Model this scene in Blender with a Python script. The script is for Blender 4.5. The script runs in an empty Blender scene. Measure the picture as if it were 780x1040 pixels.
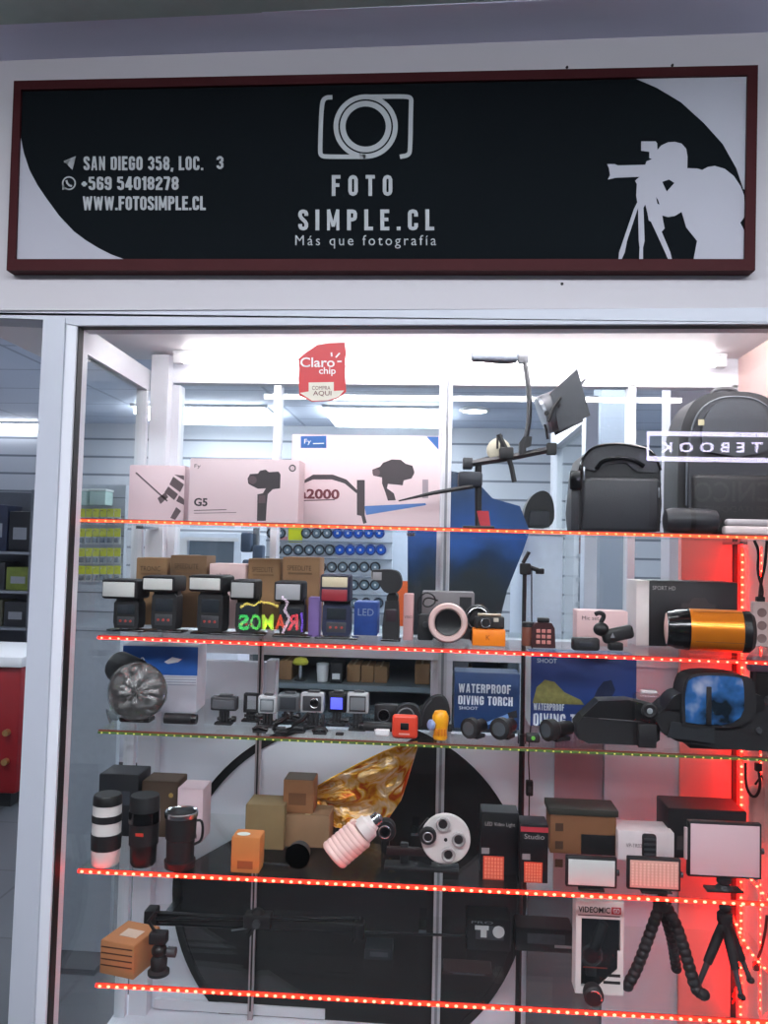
import bpy, bmesh, math, random
from mathutils import Vector, Matrix, Euler
random.seed(7)
sc = bpy.context.scene
COL = sc.collection
PI = math.pi
R = math.radians

# ------------------------------------------------------------------ camera, world, exposure
F = 820.0
YAW, PITCH, ROLL = R(3.98), R(2.5), R(-1.32)
EYE = Vector((0, 0, 1.5))
_w = Vector((-math.sin(YAW)*math.cos(PITCH), math.cos(YAW)*math.cos(PITCH), math.sin(PITCH)))
_r = Vector((math.cos(YAW), math.sin(YAW), 0))
_d = _w.cross(_r)
CR = math.cos(ROLL)*_r + math.sin(ROLL)*_d
CD = -math.sin(ROLL)*_r + math.cos(ROLL)*_d
CW = _w
cam_data = bpy.data.cameras.new('camera')
cam_data.sensor_fit = 'VERTICAL'
cam_data.sensor_height = 36.0
cam_data.lens = 36.0*F/1040.0
cam_data.clip_start = 0.02
cam = bpy.data.objects.new('camera', cam_data)
COL.objects.link(cam)
m = Matrix.Identity(4)
for i in range(3):
    m[i][0], m[i][1], m[i][2], m[i][3] = CR[i], -CD[i], -CW[i], EYE[i]
cam.matrix_world = m
sc.camera = cam

world = bpy.data.worlds.new('world')
sc.world = world
world.use_nodes = True
bg = world.node_tree.nodes['Background']
bg.inputs[0].default_value = (0.90, 0.92, 1.0, 1)
bg.inputs[1].default_value = 0.3
LFILL = 24.0   # strength of the added, unseen light over the viewer
sc.view_settings.view_transform = 'Standard'
sc.view_settings.look = 'None'
sc.view_settings.exposure = 0.0
sc.view_settings.gamma = 1.0
sc.view_settings.use_curve_mapping = False
sc.cycles.transparent_max_bounces = 40
sc.cycles.max_bounces = 8
sc.cycles.sample_clamp_indirect = 4.0

# ------------------------------------------------------------------ helpers
def P(px, py, Y):
    """the point of the vertical plane at depth Y seen at a pixel of the 780 x 1040 frame"""
    d = CR*((px-390)/F) + CD*((py-520)/F) + CW
    return EYE + d*(Y/d.y)

def proj(p):
    v = Vector(p)-EYE
    w = v.dot(CW)
    return 390+F*v.dot(CR)/w, 520+F*v.dot(CD)/w, w

def lin(h):
    h = h.lstrip('#')
    o = []
    for i in (0, 2, 4):
        c = int(h[i:i+2], 16)/255
        o.append(c/12.92 if c <= .04045 else ((c+.055)/1.055)**2.4)
    return (*o, 1)

MATS = {}
def mat(h, rough=.5, metal=0., vary=.12, scale=40., bump=0., coat=0., spec=.5):
    key = (h, rough, metal, vary, scale, bump, coat, spec)
    if key in MATS: return MATS[key]
    M = bpy.data.materials.new('surface_'+h.strip('#'))
    M.use_nodes = True
    nt = M.node_tree
    b = nt.nodes['Principled BSDF']
    b.inputs['Roughness'].default_value = rough
    b.inputs['Metallic'].default_value = metal
    b.inputs['Coat Weight'].default_value = coat
    b.inputs['Specular IOR Level'].default_value = spec
    c = lin(h)
    tc = nt.nodes.new('ShaderNodeTexCoord')
    n = nt.nodes.new('ShaderNodeTexNoise')
    n.inputs['Scale'].default_value = scale
    n.inputs['Detail'].default_value = 4
    nt.links.new(tc.outputs['Object'], n.inputs['Vector'])
    mx = nt.nodes.new('ShaderNodeMix'); mx.data_type = 'RGBA'
    mx.inputs[6].default_value = (c[0]*(1-vary), c[1]*(1-vary), c[2]*(1-vary), 1)
    mx.inputs[7].default_value = (min(1, c[0]*(1+vary)), min(1, c[1]*(1+vary)), min(1, c[2]*(1+vary)), 1)
    nt.links.new(n.outputs[0], mx.inputs[0])
    nt.links.new(mx.outputs[2], b.inputs['Base Color'])
    if bump:
        bp = nt.nodes.new('ShaderNodeBump')
        bp.inputs['Strength'].default_value = bump
        bp.inputs['Distance'].default_value = .004
        nt.links.new(n.outputs[0], bp.inputs['Height'])
        nt.links.new(bp.outputs[0], b.inputs['Normal'])
    MATS[key] = M
    return M

def emis(h, s, base='#ffffff'):
    key = ('e', h, s)
    if key in MATS: return MATS[key]
    M = bpy.data.materials.new('lit_'+h.strip('#'))
    M.use_nodes = True
    b = M.node_tree.nodes['Principled BSDF']
    b.inputs['Base Color'].default_value = lin(h)
    b.inputs['Emission Color'].default_value = lin(h)
    b.inputs['Emission Strength'].default_value = s
    MATS[key] = M
    return M

def glass(name, tint, f0, k, rough=0.0):
    """thin clear pane: straight-through light plus a mirror reflection that grows towards grazing view"""
    if name in MATS: return MATS[name]
    M = bpy.data.materials.new(name)
    M.use_nodes = True
    nt = M.node_tree
    nt.nodes.remove(nt.nodes['Principled BSDF'])
    out = nt.nodes['Material Output']
    t = nt.nodes.new('ShaderNodeBsdfTransparent'); t.inputs[0].default_value = (*tint, 1)
    g = nt.nodes.new('ShaderNodeBsdfGlossy'); g.inputs['Roughness'].default_value = rough
    lw = nt.nodes.new('ShaderNodeLayerWeight'); lw.inputs[0].default_value = .5
    p = nt.nodes.new('ShaderNodeMath'); p.operation = 'POWER'; p.inputs[1].default_value = 5
    a = nt.nodes.new('ShaderNodeMath'); a.operation = 'MULTIPLY_ADD'; a.inputs[1].default_value = k; a.inputs[2].default_value = f0
    mx = nt.nodes.new('ShaderNodeMixShader')
    nt.links.new(lw.outputs['Facing'], p.inputs[0]); nt.links.new(p.outputs[0], a.inputs[0])
    nt.links.new(a.outputs[0], mx.inputs[0]); nt.links.new(t.outputs[0], mx.inputs[1]); nt.links.new(g.outputs[0], mx.inputs[2])
    nt.links.new(mx.outputs[0], out.inputs['Surface'])
    MATS[name] = M
    return M

G_FRONT = glass('window_glass', (.985, .99, .985), .032, .5)
G_BACK = glass('inner_glass', (.95, .97, .965), .02, .35)
G_SHELF = glass('shelf_glass', (.965, .985, .975), .03, .35)
G_CLEAR = glass('clear_plastic', (.86, .88, .88), .08, .5, .12)
G_FILM = glass('plastic_film', (.74, .77, .76), .17, .4, .5)

class MB:
    """collects solids into one mesh; k scales local units (pixels at the thing's depth) to metres"""
    def __init__(s, k=1.0):
        s.bm = bmesh.new(); s.k = k
    def _tf(s, vs, M):
        if M is not None: bmesh.ops.transform(s.bm, matrix=M, verts=vs)
    def box(s, x0, x1, y0, y1, z0, z1, bev=0., seg=2, M=None):
        r = bmesh.ops.create_cube(s.bm, size=1)
        vs = r['verts']
        for v in vs:
            v.co = Vector((x0+(v.co.x+.5)*(x1-x0), y0+(v.co.y+.5)*(y1-y0), z0+(v.co.z+.5)*(z1-z0)))
        if bev:
            es = list({e for v in vs for e in v.link_edges})
            rr = bmesh.ops.bevel(s.bm, geom=es, offset=bev, segments=seg, affect='EDGES', profile=.5)
            vs = list({v for f in rr['faces'] for v in f.verts} | {v for v in vs if v.is_valid})
        s._tf(vs, M)
        return s
    def cyl(s, p, q, r, r2=None, n=24, M=None):
        p, q = Vector(p), Vector(q)
        d = q-p
        rot = d.to_track_quat('Z', 'Y').to_matrix().to_4x4()
        mm = Matrix.Translation((p+q)/2) @ rot
        rr = bmesh.ops.create_cone(s.bm, cap_ends=True, segments=n, radius1=r, radius2=r if r2 is None else r2, depth=d.length, matrix=mm)
        s._tf(rr['verts'], M)
        return s
    def lathe(s, prof, p=(0, 0, 0), axis=(0, 0, 1), n=32, M=None):
        rot = Vector(axis).to_track_quat('Z', 'Y').to_matrix().to_4x4()
        mm = Matrix.Translation(Vector(p)) @ rot
        if M is not None: mm = M @ mm
        rings = []
        for (t, r) in prof:
            if r < 1e-6: rings.append([s.bm.verts.new(mm @ Vector((0, 0, t)))])
            else: rings.append([s.bm.verts.new(mm @ Vector((r*math.cos(2*PI*i/n), r*math.sin(2*PI*i/n), t))) for i in range(n)])
        for a, b in zip(rings, rings[1:]):
            for i in range(n):
                j = (i+1) % n
                if len(a) == 1 and len(b) == 1: continue
                if len(a) == 1: s.bm.faces.new((a[0], b[j], b[i]))
                elif len(b) == 1: s.bm.faces.new((a[i], a[j], b[0]))
                else: s.bm.faces.new((a[i], a[j], b[j], b[i]))
        for ring in (rings[0], rings[-1]):
            if len(ring) > 2:
                try: s.bm.faces.new(ring)
                except ValueError: pass
        return s
    def tube(s, pts, r, n=8, closed=False, flat=1.0):
        pts = [Vector(p) for p in pts]
        N = len(pts)
        rs = r if isinstance(r, (list, tuple)) else [r]*N
        up = None
        rings = []
        for i, p in enumerate(pts):
            if closed: t = pts[(i+1) % N]-pts[i-1]
            else: t = pts[min(i+1, N-1)]-pts[max(i-1, 0)]
            t.normalize()
            if up is None:
                up = Vector((0, 1, 0)) if abs(t.y) < .9 else Vector((1, 0, 0))
            u = (up - t*up.dot(t)).normalized()
            up = u
            w = t.cross(u)
            rings.append([s.bm.verts.new(p+(u*math.cos(2*PI*j/n)*flat+w*math.sin(2*PI*j/n))*rs[i]) for j in range(n)])
        pairs = list(zip(rings, rings[1:]))
        if closed: pairs.append((rings[-1], rings[0]))
        for a, b in pairs:
            for j in range(n):
                l = (j+1) % n
                s.bm.faces.new((a[j], a[l], b[l], b[j]))
        if not closed:
            s.bm.faces.new(rings[0][::-1]); s.bm.faces.new(rings[-1])
        return s
    def prism(s, poly, y0, y1, M=None):
        """poly of (x, z) extruded from y0 to y1"""
        a = [s.bm.verts.new((x, y0, z)) for x, z in poly]
        b = [s.bm.verts.new((x, y1, z)) for x, z in poly]
        s.bm.faces.new(a); s.bm.faces.new(b[::-1])
        n = len(poly)
        for i in range(n):
            j = (i+1) % n
            s.bm.faces.new((a[j], a[i], b[i], b[j]))
        s._tf(a+b, M)
        return s
    def solid(s, fa, fb):
        """two matching loops of points joined to a solid"""
        a = [s.bm.verts.new(p) for p in fa]; b = [s.bm.verts.new(p) for p in fb]
        s.bm.faces.new(a); s.bm.faces.new(b[::-1])
        n = len(a)
        for i in range(n):
            j = (i+1) % n
            s.bm.faces.new((a[j], a[i], b[i], b[j]))
        return s
    def ell(s, c, rx, ry, rz, n=16, M=None):
        rr = bmesh.ops.create_uvsphere(s.bm, u_segments=n*2, v_segments=n, radius=1)
        for v in rr['verts']: v.co = Vector((c[0]+v.co.x*rx, c[1]+v.co.y*ry, c[2]+v.co.z*rz))
        s._tf(rr['verts'], M)
        return s
    def torus(s, c, axis, RR, r, n=32, mm=10):
        rot = Vector(axis).to_track_quat('Z', 'Y').to_matrix()
        s.tube([Vector(c)+rot @ Vector((RR*math.cos(2*PI*i/n), RR*math.sin(2*PI*i/n), 0)) for i in range(n)], r, mm, True)
        return s
    def build(s, name, material, parent=None, world=False, angle=38, M=None):
        if s.k != 1.0: bmesh.ops.scale(s.bm, vec=(s.k,)*3, verts=s.bm.verts)
        if M is not None: bmesh.ops.transform(s.bm, matrix=M, verts=s.bm.verts)
        if world and parent is not None:
            bmesh.ops.transform(s.bm, matrix=wmat(parent).inverted(), verts=s.bm.verts)
        bmesh.ops.recalc_face_normals(s.bm, faces=s.bm.faces)
        me = bpy.data.meshes.new(name)
        s.bm.to_mesh(me); s.bm.free()
        me.materials.append(material)
        for p in me.polygons: p.use_smooth = True
        me.set_sharp_from_angle(angle=R(angle))
        o = bpy.data.objects.new(name, me)
        COL.objects.link(o)
        if parent is not None: o.parent = parent
        return o

def wmat(o):
    M = Matrix.LocRotScale(o.location, o.rotation_euler.to_quaternion(), o.scale)
    return wmat(o.parent) @ M if o.parent else M

def tag(o, label, cat, group=None):
    o['label'] = label; o['category'] = cat
    if group: o['group'] = group
    return o

def empty(name, loc, rz=0):
    o = bpy.data.objects.new(name, None)
    o.empty_display_size = .02
    COL.objects.link(o)
    o.location = loc; o.rotation_euler = (0, 0, rz)
    return o

def struct(o):
    o['kind'] = 'structure'
    return o

class Item:
    """a thing: an Empty at its base; k = metres per pixel there, so parts are laid out in photo pixels (x right, y away, z up)"""
    def __init__(s, name, label, cat, loc, rz=0, group=None):
        s.root = tag(empty(name, loc, rz), label, cat, group)
        s.k = proj(loc)[2]/F
    def mb(s): return MB(s.k)
    def part(s, name, material, fn, parent=None, angle=38):
        b = MB(s.k); fn(b)
        return b.build(name, material, parent or s.root, angle=angle)
    def text(s, body, x0, x1, z0, z1, y, material, name='lettering', parent=None, bold=.0, space=1.0):
        k = s.k
        return lettering(body, parent or s.root, Vector((x0, y, z0))*k, Vector((x1-x0, 0, 0))*k, Vector((0, 0, z1-z0))*k, material, name, bold, space)

def text_polys(body, bold=0., space=1.0):
    cu = bpy.data.curves.new('lettering', 'FONT')
    cu.body = body; cu.size = 1; cu.offset = bold; cu.space_character = space; cu.resolution_u = 3
    o = bpy.data.objects.new('lettering', cu)
    COL.objects.link(o)
    dg = bpy.context.evaluated_depsgraph_get()
    dg.update()
    me = bpy.data.meshes.new_from_object(o.evaluated_get(dg))
    bpy.data.objects.remove(o); bpy.data.curves.remove(cu)
    return me

def lettering(body, parent, O, U, V, material, name='lettering', bold=0., space=1.0, thick=.0004):
    """words fitted to the rectangle O + U + V (parent's own coordinates), standing a hair proud of it"""
    me = text_polys(body, bold, space)
    xs = [v.co.x for v in me.vertices]; ys = [v.co.y for v in me.vertices]
    x0, x1, y0, y1 = min(xs), max(xs), min(ys), max(ys)
    N = U.cross(V).normalized()
    for v in me.vertices:
        v.co = O + U*((v.co.x-x0)/(x1-x0)) + V*((v.co.y-y0)/(y1-y0)) + N*thick
    me.materials.clear(); me.materials.append(material)
    me.name = name
    o = bpy.data.objects.new(name, me)
    COL.objects.link(o)
    o.parent = parent
    return o

# condensed block capitals: centre lines in a box 1 high, stroke .17
_q = .085
def _o(w, z0=_q, z1=1-_q, c=.13):
    x0, x1 = _q, w-_q
    return [(x0, z0+c), (x0, z1-c), (x0+c*.3, z1-c*.3), (x0+c, z1), (x1-c, z1), (x1-c*.3, z1-c*.3), (x1, z1-c), (x1, z0+c), (x1-c*.3, z0+c*.3), (x1-c, z0), (x0+c, z0), (x0+c*.3, z0+c*.3), (x0, z0+c)]
def _glyphs():
    w = .44; l, r, b, t, m = _q, .44-_q, _q, 1-_q, .52
    c = .11
    S = [(r, .70), (r, t-c), (r-.03, t-.03), (r-c, t), (l+c, t), (l+.03, t-.03), (l, t-c), (l, .70), (l+.05, .60), (r-.05, .42), (r, .32), (r, b+c), (r-.03, b+.03), (r-c, b), (l+c, b), (l+.03, b+.03), (l, b+c), (l, .30)]
    C = [(r, .66), (r, t-c), (r-.03, t-.03), (r-c, t), (l+c, t), (l+.03, t-.03), (l, t-c), (l, b+c), (l+.03, b+.03), (l+c, b), (r-c, b), (r-.03, b+.03), (r, b+c), (r, .34)]
    P_ = [(l, t), (r-c, t), (r-.03, t-.03), (r, t-c), (r, m+c), (r-.03, m+.03), (r-c, m), (l, m)]
    six = [(r, .70), (r, t-c), (r-.03, t-.03), (r-c, t), (l+c, t), (l+.03, t-.03), (l, t-c), (l, b+c), (l+.03, b+.03), (l+c, b), (r-c, b), (r-.03, b+.03), (r, b+c), (r, m-c), (r-.03, m-.03), (r-c, m), (l, m)]
    d = {'O': (w, [_o(w)]), '0': (w, [_o(w)]), 'F': (.40, [[(l, 0), (l, 1)], [(0, t), (.40, t)], [(l, m), (.35, m)]]), 'T': (.42, [[(0, t), (.42, t)], [(.21, 0), (.21, t)]]),
         'I': (.17, [[(l, 0), (l, 1)]]), '1': (.27, [[(.185, 0), (.185, 1)], [(.01, .78), (.185, .86)]]), 'L': (.38, [[(l, 0), (l, 1)], [(0, b), (.38, b)]]), 'E': (.39, [[(l, 0), (l, 1)], [(0, t), (.39, t)], [(0, b), (.39, b)], [(l, m), (.35, m)]]),
         'P': (w, [[(l, 0), (l, 1)], P_]), 'R': (w, [[(l, 0), (l, 1)], P_, [(l+.1, m), (r-.06, m-.06), (r, m-.16), (r, 0)]]), 'M': (.58, [[(l, 0), (l, 1)], [(.58-_q, 0), (.58-_q, 1)], [(l, 1), (.29, .18)], [(.58-l, 1), (.29, .18)]]),
         'N': (.46, [[(l, 0), (l, 1)], [(.46-l, 0), (.46-l, 1)], [(l, .97), (.46-l, .03)]]), 'S': (w, [S]), '5': (w, [[(r, t), (l, t), (l, .58)], [(l, .60), (r-c, .60), (r-.03, .57), (r, .60-c), (r, b+c), (r-.03, b+.03), (r-c, b), (l+c, b), (l+.03, b+.03), (l, b+c), (l, .28)]]),
         'C': (w, [C]), 'G': (w, [C, [(r, .34), (r, .48)], [(.22, .46), (w, .46)]]), 'D': (w, [[(l, b), (l, t), (r-c, t), (r-.03, t-.03), (r, t-c), (r, b+c), (r-.03, b+.03), (r-c, b), (l, b)]]),
         'A': (.46, [[(l-.01, 0), (.2, 1)], [(.46-l+.01, 0), (.26, 1)], [(.12, .26), (.34, .26)]]), 'W': (.68, [[(.08, 1), (.2, 0)], [(.2, 0), (.33, .95)], [(.35, .95), (.48, 0)], [(.48, 0), (.6, 1)]]), 'V': (.46, [[(.08, 1), (.22, 0)], [(.24, 0), (.38, 1)]]),
         'H': (w, [[(l, 0), (l, 1)], [(r, 0), (r, 1)], [(l, m), (r, m)]]), '3': (w, [[(l, .72), (l, t-c), (l+c, t), (r-c, t), (r, t-c), (r, .62), (r-.09, m), (r, .42), (r, b+c), (r-c, b), (l+c, b), (l, b+c), (l, .28)], [(.18, m), (r-.06, m)]]),
         '8': (w, [_o(w, .5, 1-_q), _o(w, _q, .5)]), '6': (w, [six]), '9': (w, [[(w-x, 1-z) for x, z in six]]), '4': (.46, [[(.30, 0), (.30, 1)], [(.30, .97), (.06, .30)], [(0, .27), (.46, .27)]]), '7': (.42, [[(0, t), (.36, t)], [(.34, t), (.17, 0)]]),
         '2': (w, [[(l, .68), (l, t-c), (l+c, t), (r-c, t), (r, t-c), (r, .66), (l, .22), (l, b)], [(0, b), (w, b)]]), '.': (.17, [[(l, 0), (l, .17)]]), ',': (.17, [[(l+.02, .17), (l-.03, -.1)]]), '+': (.40, [[(.03, .45), (.37, .45)], [(.2, .27), (.2, .63)]]), ' ': (.2, [])}
    return d
GLY = _glyphs()
def block_text(body, parent, O, U, V, material, gap=.1, name='lettering', thick=.0006):
    """heavy condensed capitals fitted to O + U + V"""
    tot = sum(GLY[c][0] for c in body)+gap*(len(body)-1)
    N = U.cross(V).normalized()
    b = MB(); x = 0.; lay = 0
    def pt(px, pz): return O+U*(px/tot)+V*pz
    for c in body:
        wd, strokes = GLY[c]
        hw = .066 if c in 'WMNAV' else .085
        for st in strokes:
            n = len(st); cl = st[0] == st[-1]
            L, Rr = [], []
            for i, (px, pz) in enumerate(st):
                a = st[i-1] if i > 0 else (st[-2] if cl else st[0]); e = st[i+1] if i < n-1 else (st[1] if cl else st[-1])
                dx, dz = e[0]-a[0], e[1]-a[1]; ll = math.hypot(dx, dz) or 1
                nx, nz = -dz/ll*hw, dx/ll*hw
                L.append((px+nx, pz+nz)); Rr.append((px-nx, pz-nz))
            for i in range(n-1):
                q = [pt(x+p_[0], p_[1]) for p_ in (L[i], L[i+1], Rr[i+1], Rr[i])]
                lay = (lay+1) % 17
                b.solid([p_+N*(thick+lay*1.5e-5) for p_ in q], q)
        x += wd+gap
    return b.build(name, material, parent)
def block_at(body, parent, x0, x1, yb, yt, Y, material, gap=.1):
    I = wmat(parent).inverted()
    a, b, c = I @ P(x0, yb, Y), I @ P(x1, yb, Y), I @ P(x0, yt, Y)
    return block_text(body, parent, a, b-a, c-a, material, gap)

def text_at(body, parent, x0, x1, yb, yt, Y, material, name='lettering', bold=0., space=1.0):
    """lettering on the upright plane at depth Y inside a pixel rectangle (baseline yb, top yt)"""
    I = wmat(parent).inverted()
    a, b, c = I @ P(x0, yb, Y), I @ P(x1, yb, Y), I @ P(x0, yt, Y)
    return lettering(body, parent, a, b-a, c-a, material, name, bold, space)

def flat(parent, pts, Y, th, material, name):
    """a print or board traced on the upright plane at depth Y, th metres thick"""
    b = MB()
    f = [P(x, y, Y) for x, y in pts]
    b.solid(f, [p+Vector((0, th, 0)) for p in f])
    return b.build(name, material, parent, world=parent is not None)

def stroke(pts, w):
    """outline polygon of a polyline of width w (pixels)"""
    L, Rr = [], []
    n = len(pts)
    for i, (x, y) in enumerate(pts):
        ax, ay = pts[max(i-1, 0)]; bx, by = pts[min(i+1, n-1)]
        dx, dy = bx-ax, by-ay
        l = math.hypot(dx, dy)
        nx, ny = -dy/l*w/2, dx/l*w/2
        L.append((x+nx, y+ny)); Rr.append((x-nx, y-ny))
    return L+Rr[::-1]

def arc(cx, cy, r, a0, a1, n=24):
    return [(cx+r*math.cos(R(a0+(a1-a0)*i/n)), cy+r*math.sin(R(a0+(a1-a0)*i/n))) for i in range(n+1)]

def chaikin(pts, it=2):
    for _ in range(it):
        o = [pts[0]]
        for a, b in zip(pts, pts[1:]):
            a, b = Vector(a), Vector(b)
            o += [a*.75+b*.25, a*.25+b*.75]
        o.append(pts[-1]); pts = o
    return [Vector(p) for p in pts]

def chaikin2(pts, it=2):
    return [(v.x, v.y) for v in chaikin([(x, y, 0) for x, y in pts], it)]

# materials used often
BLK = mat('#0e0f11', .45, vary=.2)
BLK2 = mat('#17181b', .6, vary=.2)
BLKG = mat('#08090b', .18, vary=.1, coat=.4)
GREY = mat('#3a3c40', .5)
WHITE = mat('#dfe1e4', .4, vary=.04)
ALU = mat('#c9ccd2', .35, vary=.04)
STEEL = mat('#b9bcc0', .25, metal=1.)
BROWN = mat('#8a6a4a', .8, vary=.08)
BROWN2 = mat('#6e543c', .8, vary=.08)
INK = mat('#1b1a1c', .6)
PINKW = mat('#ead8da', .5, vary=.03)
RED = mat('#b3231f', .4)

YG = 1.42           # street-side glass
YF, YB = 1.47, 1.80  # shelf front and back edges
YW = 1.88           # inner glazing
# ------------------------------------------------------------------ large structure
def bar(px0, px1, py0, py1, Y0, Y1, name, material, parent=None, bev=.0):
    """upright box whose front face (depth Y0) covers a pixel rectangle, square to the wall"""
    xm, ym = (px0+px1)/2, (py0+py1)/2
    a, b = P(px0, ym, Y0), P(px1, ym, Y0)
    t, u = P(xm, py0, Y0), P(xm, py1, Y0)
    mb = MB().box(a.x, b.x, Y0, Y1, u.z, t.z, bev)
    return mb.build(name, material, parent, world=parent is not None)

def tile_mat(name, c1, c2, sx, sy, mortar=.01, rough=.4, off=0., mcol=None):
    M = bpy.data.materials.new(name); M.use_nodes = True
    nt = M.node_tree; b = nt.nodes['Principled BSDF']
    tc = nt.nodes.new('ShaderNodeTexCoord'); br = nt.nodes.new('ShaderNodeTexBrick')
    br.inputs['Scale'].default_value = 1
    br.inputs['Brick Width'].default_value = sx; br.inputs['Row Height'].default_value = sy
    br.inputs['Mortar Size'].default_value = mortar; br.offset = off
    br.inputs['Color1'].default_value = lin(c1); br.inputs['Color2'].default_value = lin(c2)
    br.inputs['Mortar'].default_value = lin(mcol or '#30343a')
    nt.links.new(tc.outputs['Object'], br.inputs['Vector'])
    nt.links.new(br.outputs['Color'], b.inputs['Base Color'])
    b.inputs['Roughness'].default_value = rough
    return M

def slat_mat(name, c1, c2, pitch):
    """horizontal grooves, as on slatwall boards"""
    M = bpy.data.materials.new(name); M.use_nodes = True
    nt = M.node_tree; b = nt.nodes['Principled BSDF']
    tc = nt.nodes.new('ShaderNodeTexCoord'); sx = nt.nodes.new('ShaderNodeSeparateXYZ')
    mo = nt.nodes.new('ShaderNodeMath'); mo.operation = 'MODULO'; mo.inputs[1].default_value = pitch
    lt = nt.nodes.new('ShaderNodeMath'); lt.operation = 'LESS_THAN'; lt.inputs[1].default_value = pitch*.12
    mx = nt.nodes.new('ShaderNodeMix'); mx.data_type = 'RGBA'
    mx.inputs[6].default_value = lin(c1); mx.inputs[7].default_value = lin(c2)
    nt.links.new(tc.outputs['Object'], sx.inputs[0]); nt.links.new(sx.outputs[2], mo.inputs[0]); nt.links.new(mo.outputs[0], lt.inputs[0])
    nt.links.new(lt.outputs[0], mx.inputs[0]); nt.links.new(mx.outputs[2], b.inputs['Base Color'])
    b.inputs['Roughness'].default_value = .5
    return M

PAINT = mat('#c6c3c8', .7, vary=.05, scale=3)
LAV = mat('#d8d8ee', .7, vary=.05, scale=5)
GREEN = mat('#a3b2ae', .8, vary=.1)
SHOPW = mat('#d3d9e4', .6, vary=.04, scale=2)
PANELW = mat('#e6ebf5', .5, vary=.04, scale=3)
FRAMEW = mat('#d8dbe3', .35, vary=.03, scale=8)
POSTG = mat('#b4b9c4', .35, vary=.05, scale=8)
GASKET = mat('#141416', .6)

struct(MB().box(-5, 4, -5, 8, -.06, 0).build('floor', tile_mat('floor_tiles', '#42474d', '#474c52', .6, .6, .006, .55)))
struct(MB().box(-5, 4, 1.5, 8, 2.55, 2.6).build('ceiling', tile_mat('ceiling_tiles', '#ccd6e8', '#d2dbec', 1.2, .6, .012, .7, 0, '#a5b0c4')))
struct(MB().box(-5, 4, 7, 7.1, 0, 2.55).build('wall_back', slat_mat('slatwall', '#b9bec6', '#6f757e', .16)))
struct(MB().box(-5.1, -5, 1.4, 8, 0, 2.55).build('wall_left', SHOPW))
struct(MB().box(2.6, 2.7, 1.95, 8, 0, 2.55).build('wall_right', SHOPW))

# street-side wall above the window, and the ceiling edge over it
WT = [(-300, 73), (1150, 19)]
def line(l, x): return l[0][1]+(l[1][1]-l[0][1])*(x-l[0][0])/(l[1][0]-l[0][0])
fa = [P(-300, 73, 1.40), P(1150, 19, 1.40), P(1150, 312, 1.40), P(-300, 316, 1.40)]
struct(MB().solid(fa, [p+Vector((0, .08, 0)) for p in fa]).build('wall_front', PAINT))
ez = P(390, 48, 1.40).z
e0, e1 = P(-300, 73, 1.40), P(1150, 19, 1.40)
lo = [e0, e1, Vector((e1.x, 1.295, e1.z)), Vector((e0.x, 1.295, e0.z))]
struct(MB().solid(lo, [p+Vector((0, 0, .2)) for p in lo]).build('trim_1', LAV))
u0, u1 = P(-700, 57, 1.297), P(1500, -43, 1.297)
up = [u0, u1, Vector((u1.x, -2.6, u1.z)), Vector((u0.x, -2.6, u0.z))]
ez = (u0.z+u1.z)/2-.036
struct(MB().solid(up, [p+Vector((0, 0, .2)) for p in up]).build('ceiling.001', GREEN))

struct(MB().box(-5, 4, -2.7, -2.6, 0, 2.4).build('wall_front.001', mat('#5c5f68', .6, vary=.3, scale=1.5)))
it = Item('added_front_light', 'long added light out of view above the viewer, brightening the shopfront', 'ceiling light', (-.1, .08, ez))  # lamp added out of view to light the facade and display
b = MB().box(-1.5, 1.5, -.16, .16, -.05, -.012); b.build('diffuser', emis('#f4f6ff', LFILL), it.root)
b = MB()
for s_ in (-1, 1):
    b.box(-1.53, 1.53, s_*.175-.015, s_*.175+.015, -.02, -.001); b.box(s_*1.515-.015, s_*1.515+.015, -.19, .19, -.02, -.001)
b.build('frame', WHITE, it.root)

# window_1: the street-side frame and its two panes
w1 = struct(empty('window_1', (P(60, 700, 1.40).x, 1.40, .3)))
flat(w1, [(-200, 318), (900, 312), (900, 328.5), (78, 330.5), (43, 324.5), (-200, 315)], 1.395, .06, POSTG, 'head_rail')
flat(w1, [(44, 323), (66, 323), (33, 1060), (7, 1060)], 1.392, .06, POSTG, 'post')
flat(w1, [(61, 328), (78, 330), (45, 1060), (28, 1060)], 1.398, .05, FRAMEW, 'jamb')
flat(w1, [(76.5, 329), (80.5, 329), (48, 1060), (44, 1060)], 1.404, .02, GASKET, 'gasket')
flat(w1, [(78, 328.2), (900, 326.2), (900, 330.4), (78, 332.2)], 1.404, .02, GASKET, 'gasket')
flat(w1, [(70, 325), (900, 322), (900, 1120), (36, 1120)], YG, .006, G_FRONT, 'glass_pane')
flat(w1, [(-200, 312), (50, 318), (16, 1120), (-200, 1120)], YG, .006, G_FRONT, 'glass_pane')

# the display's glazed left side
A, B = P(66, 550, 1.45), P(141, 550, 1.855)
dv = (B-A); dv.z = 0
nv = Vector((-dv.y, dv.x, 0)).normalized()*.006
def side(z0, z1, t0, t1, th, name, material, parent):
    a, b = A+dv*t0, A+dv*t1
    q = [Vector((a.x, a.y, z0)), Vector((b.x, b.y, z0)), Vector((b.x, b.y, z1)), Vector((a.x, a.y, z1))]
    n = nv.normalized()*th
    return MB().solid([p-n for p in q], [p+n for p in q]).build(name, material, parent, world=True)
w3 = struct(empty('window_3', (A.x, A.y, .4)))
zr1, zr0 = P(146, 376, 1.855).z, P(146, 397, 1.855).z
side(.4, zr0, .0, 1, .003, 'glass_pane', G_BACK, w3)
side(zr0, zr1, -.1, 1.02, .012, 'top_rail', FRAMEW, w3)
side(.4, zr0, .955, 1.0, .012, 'stile', FRAMEW, w3)
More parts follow.
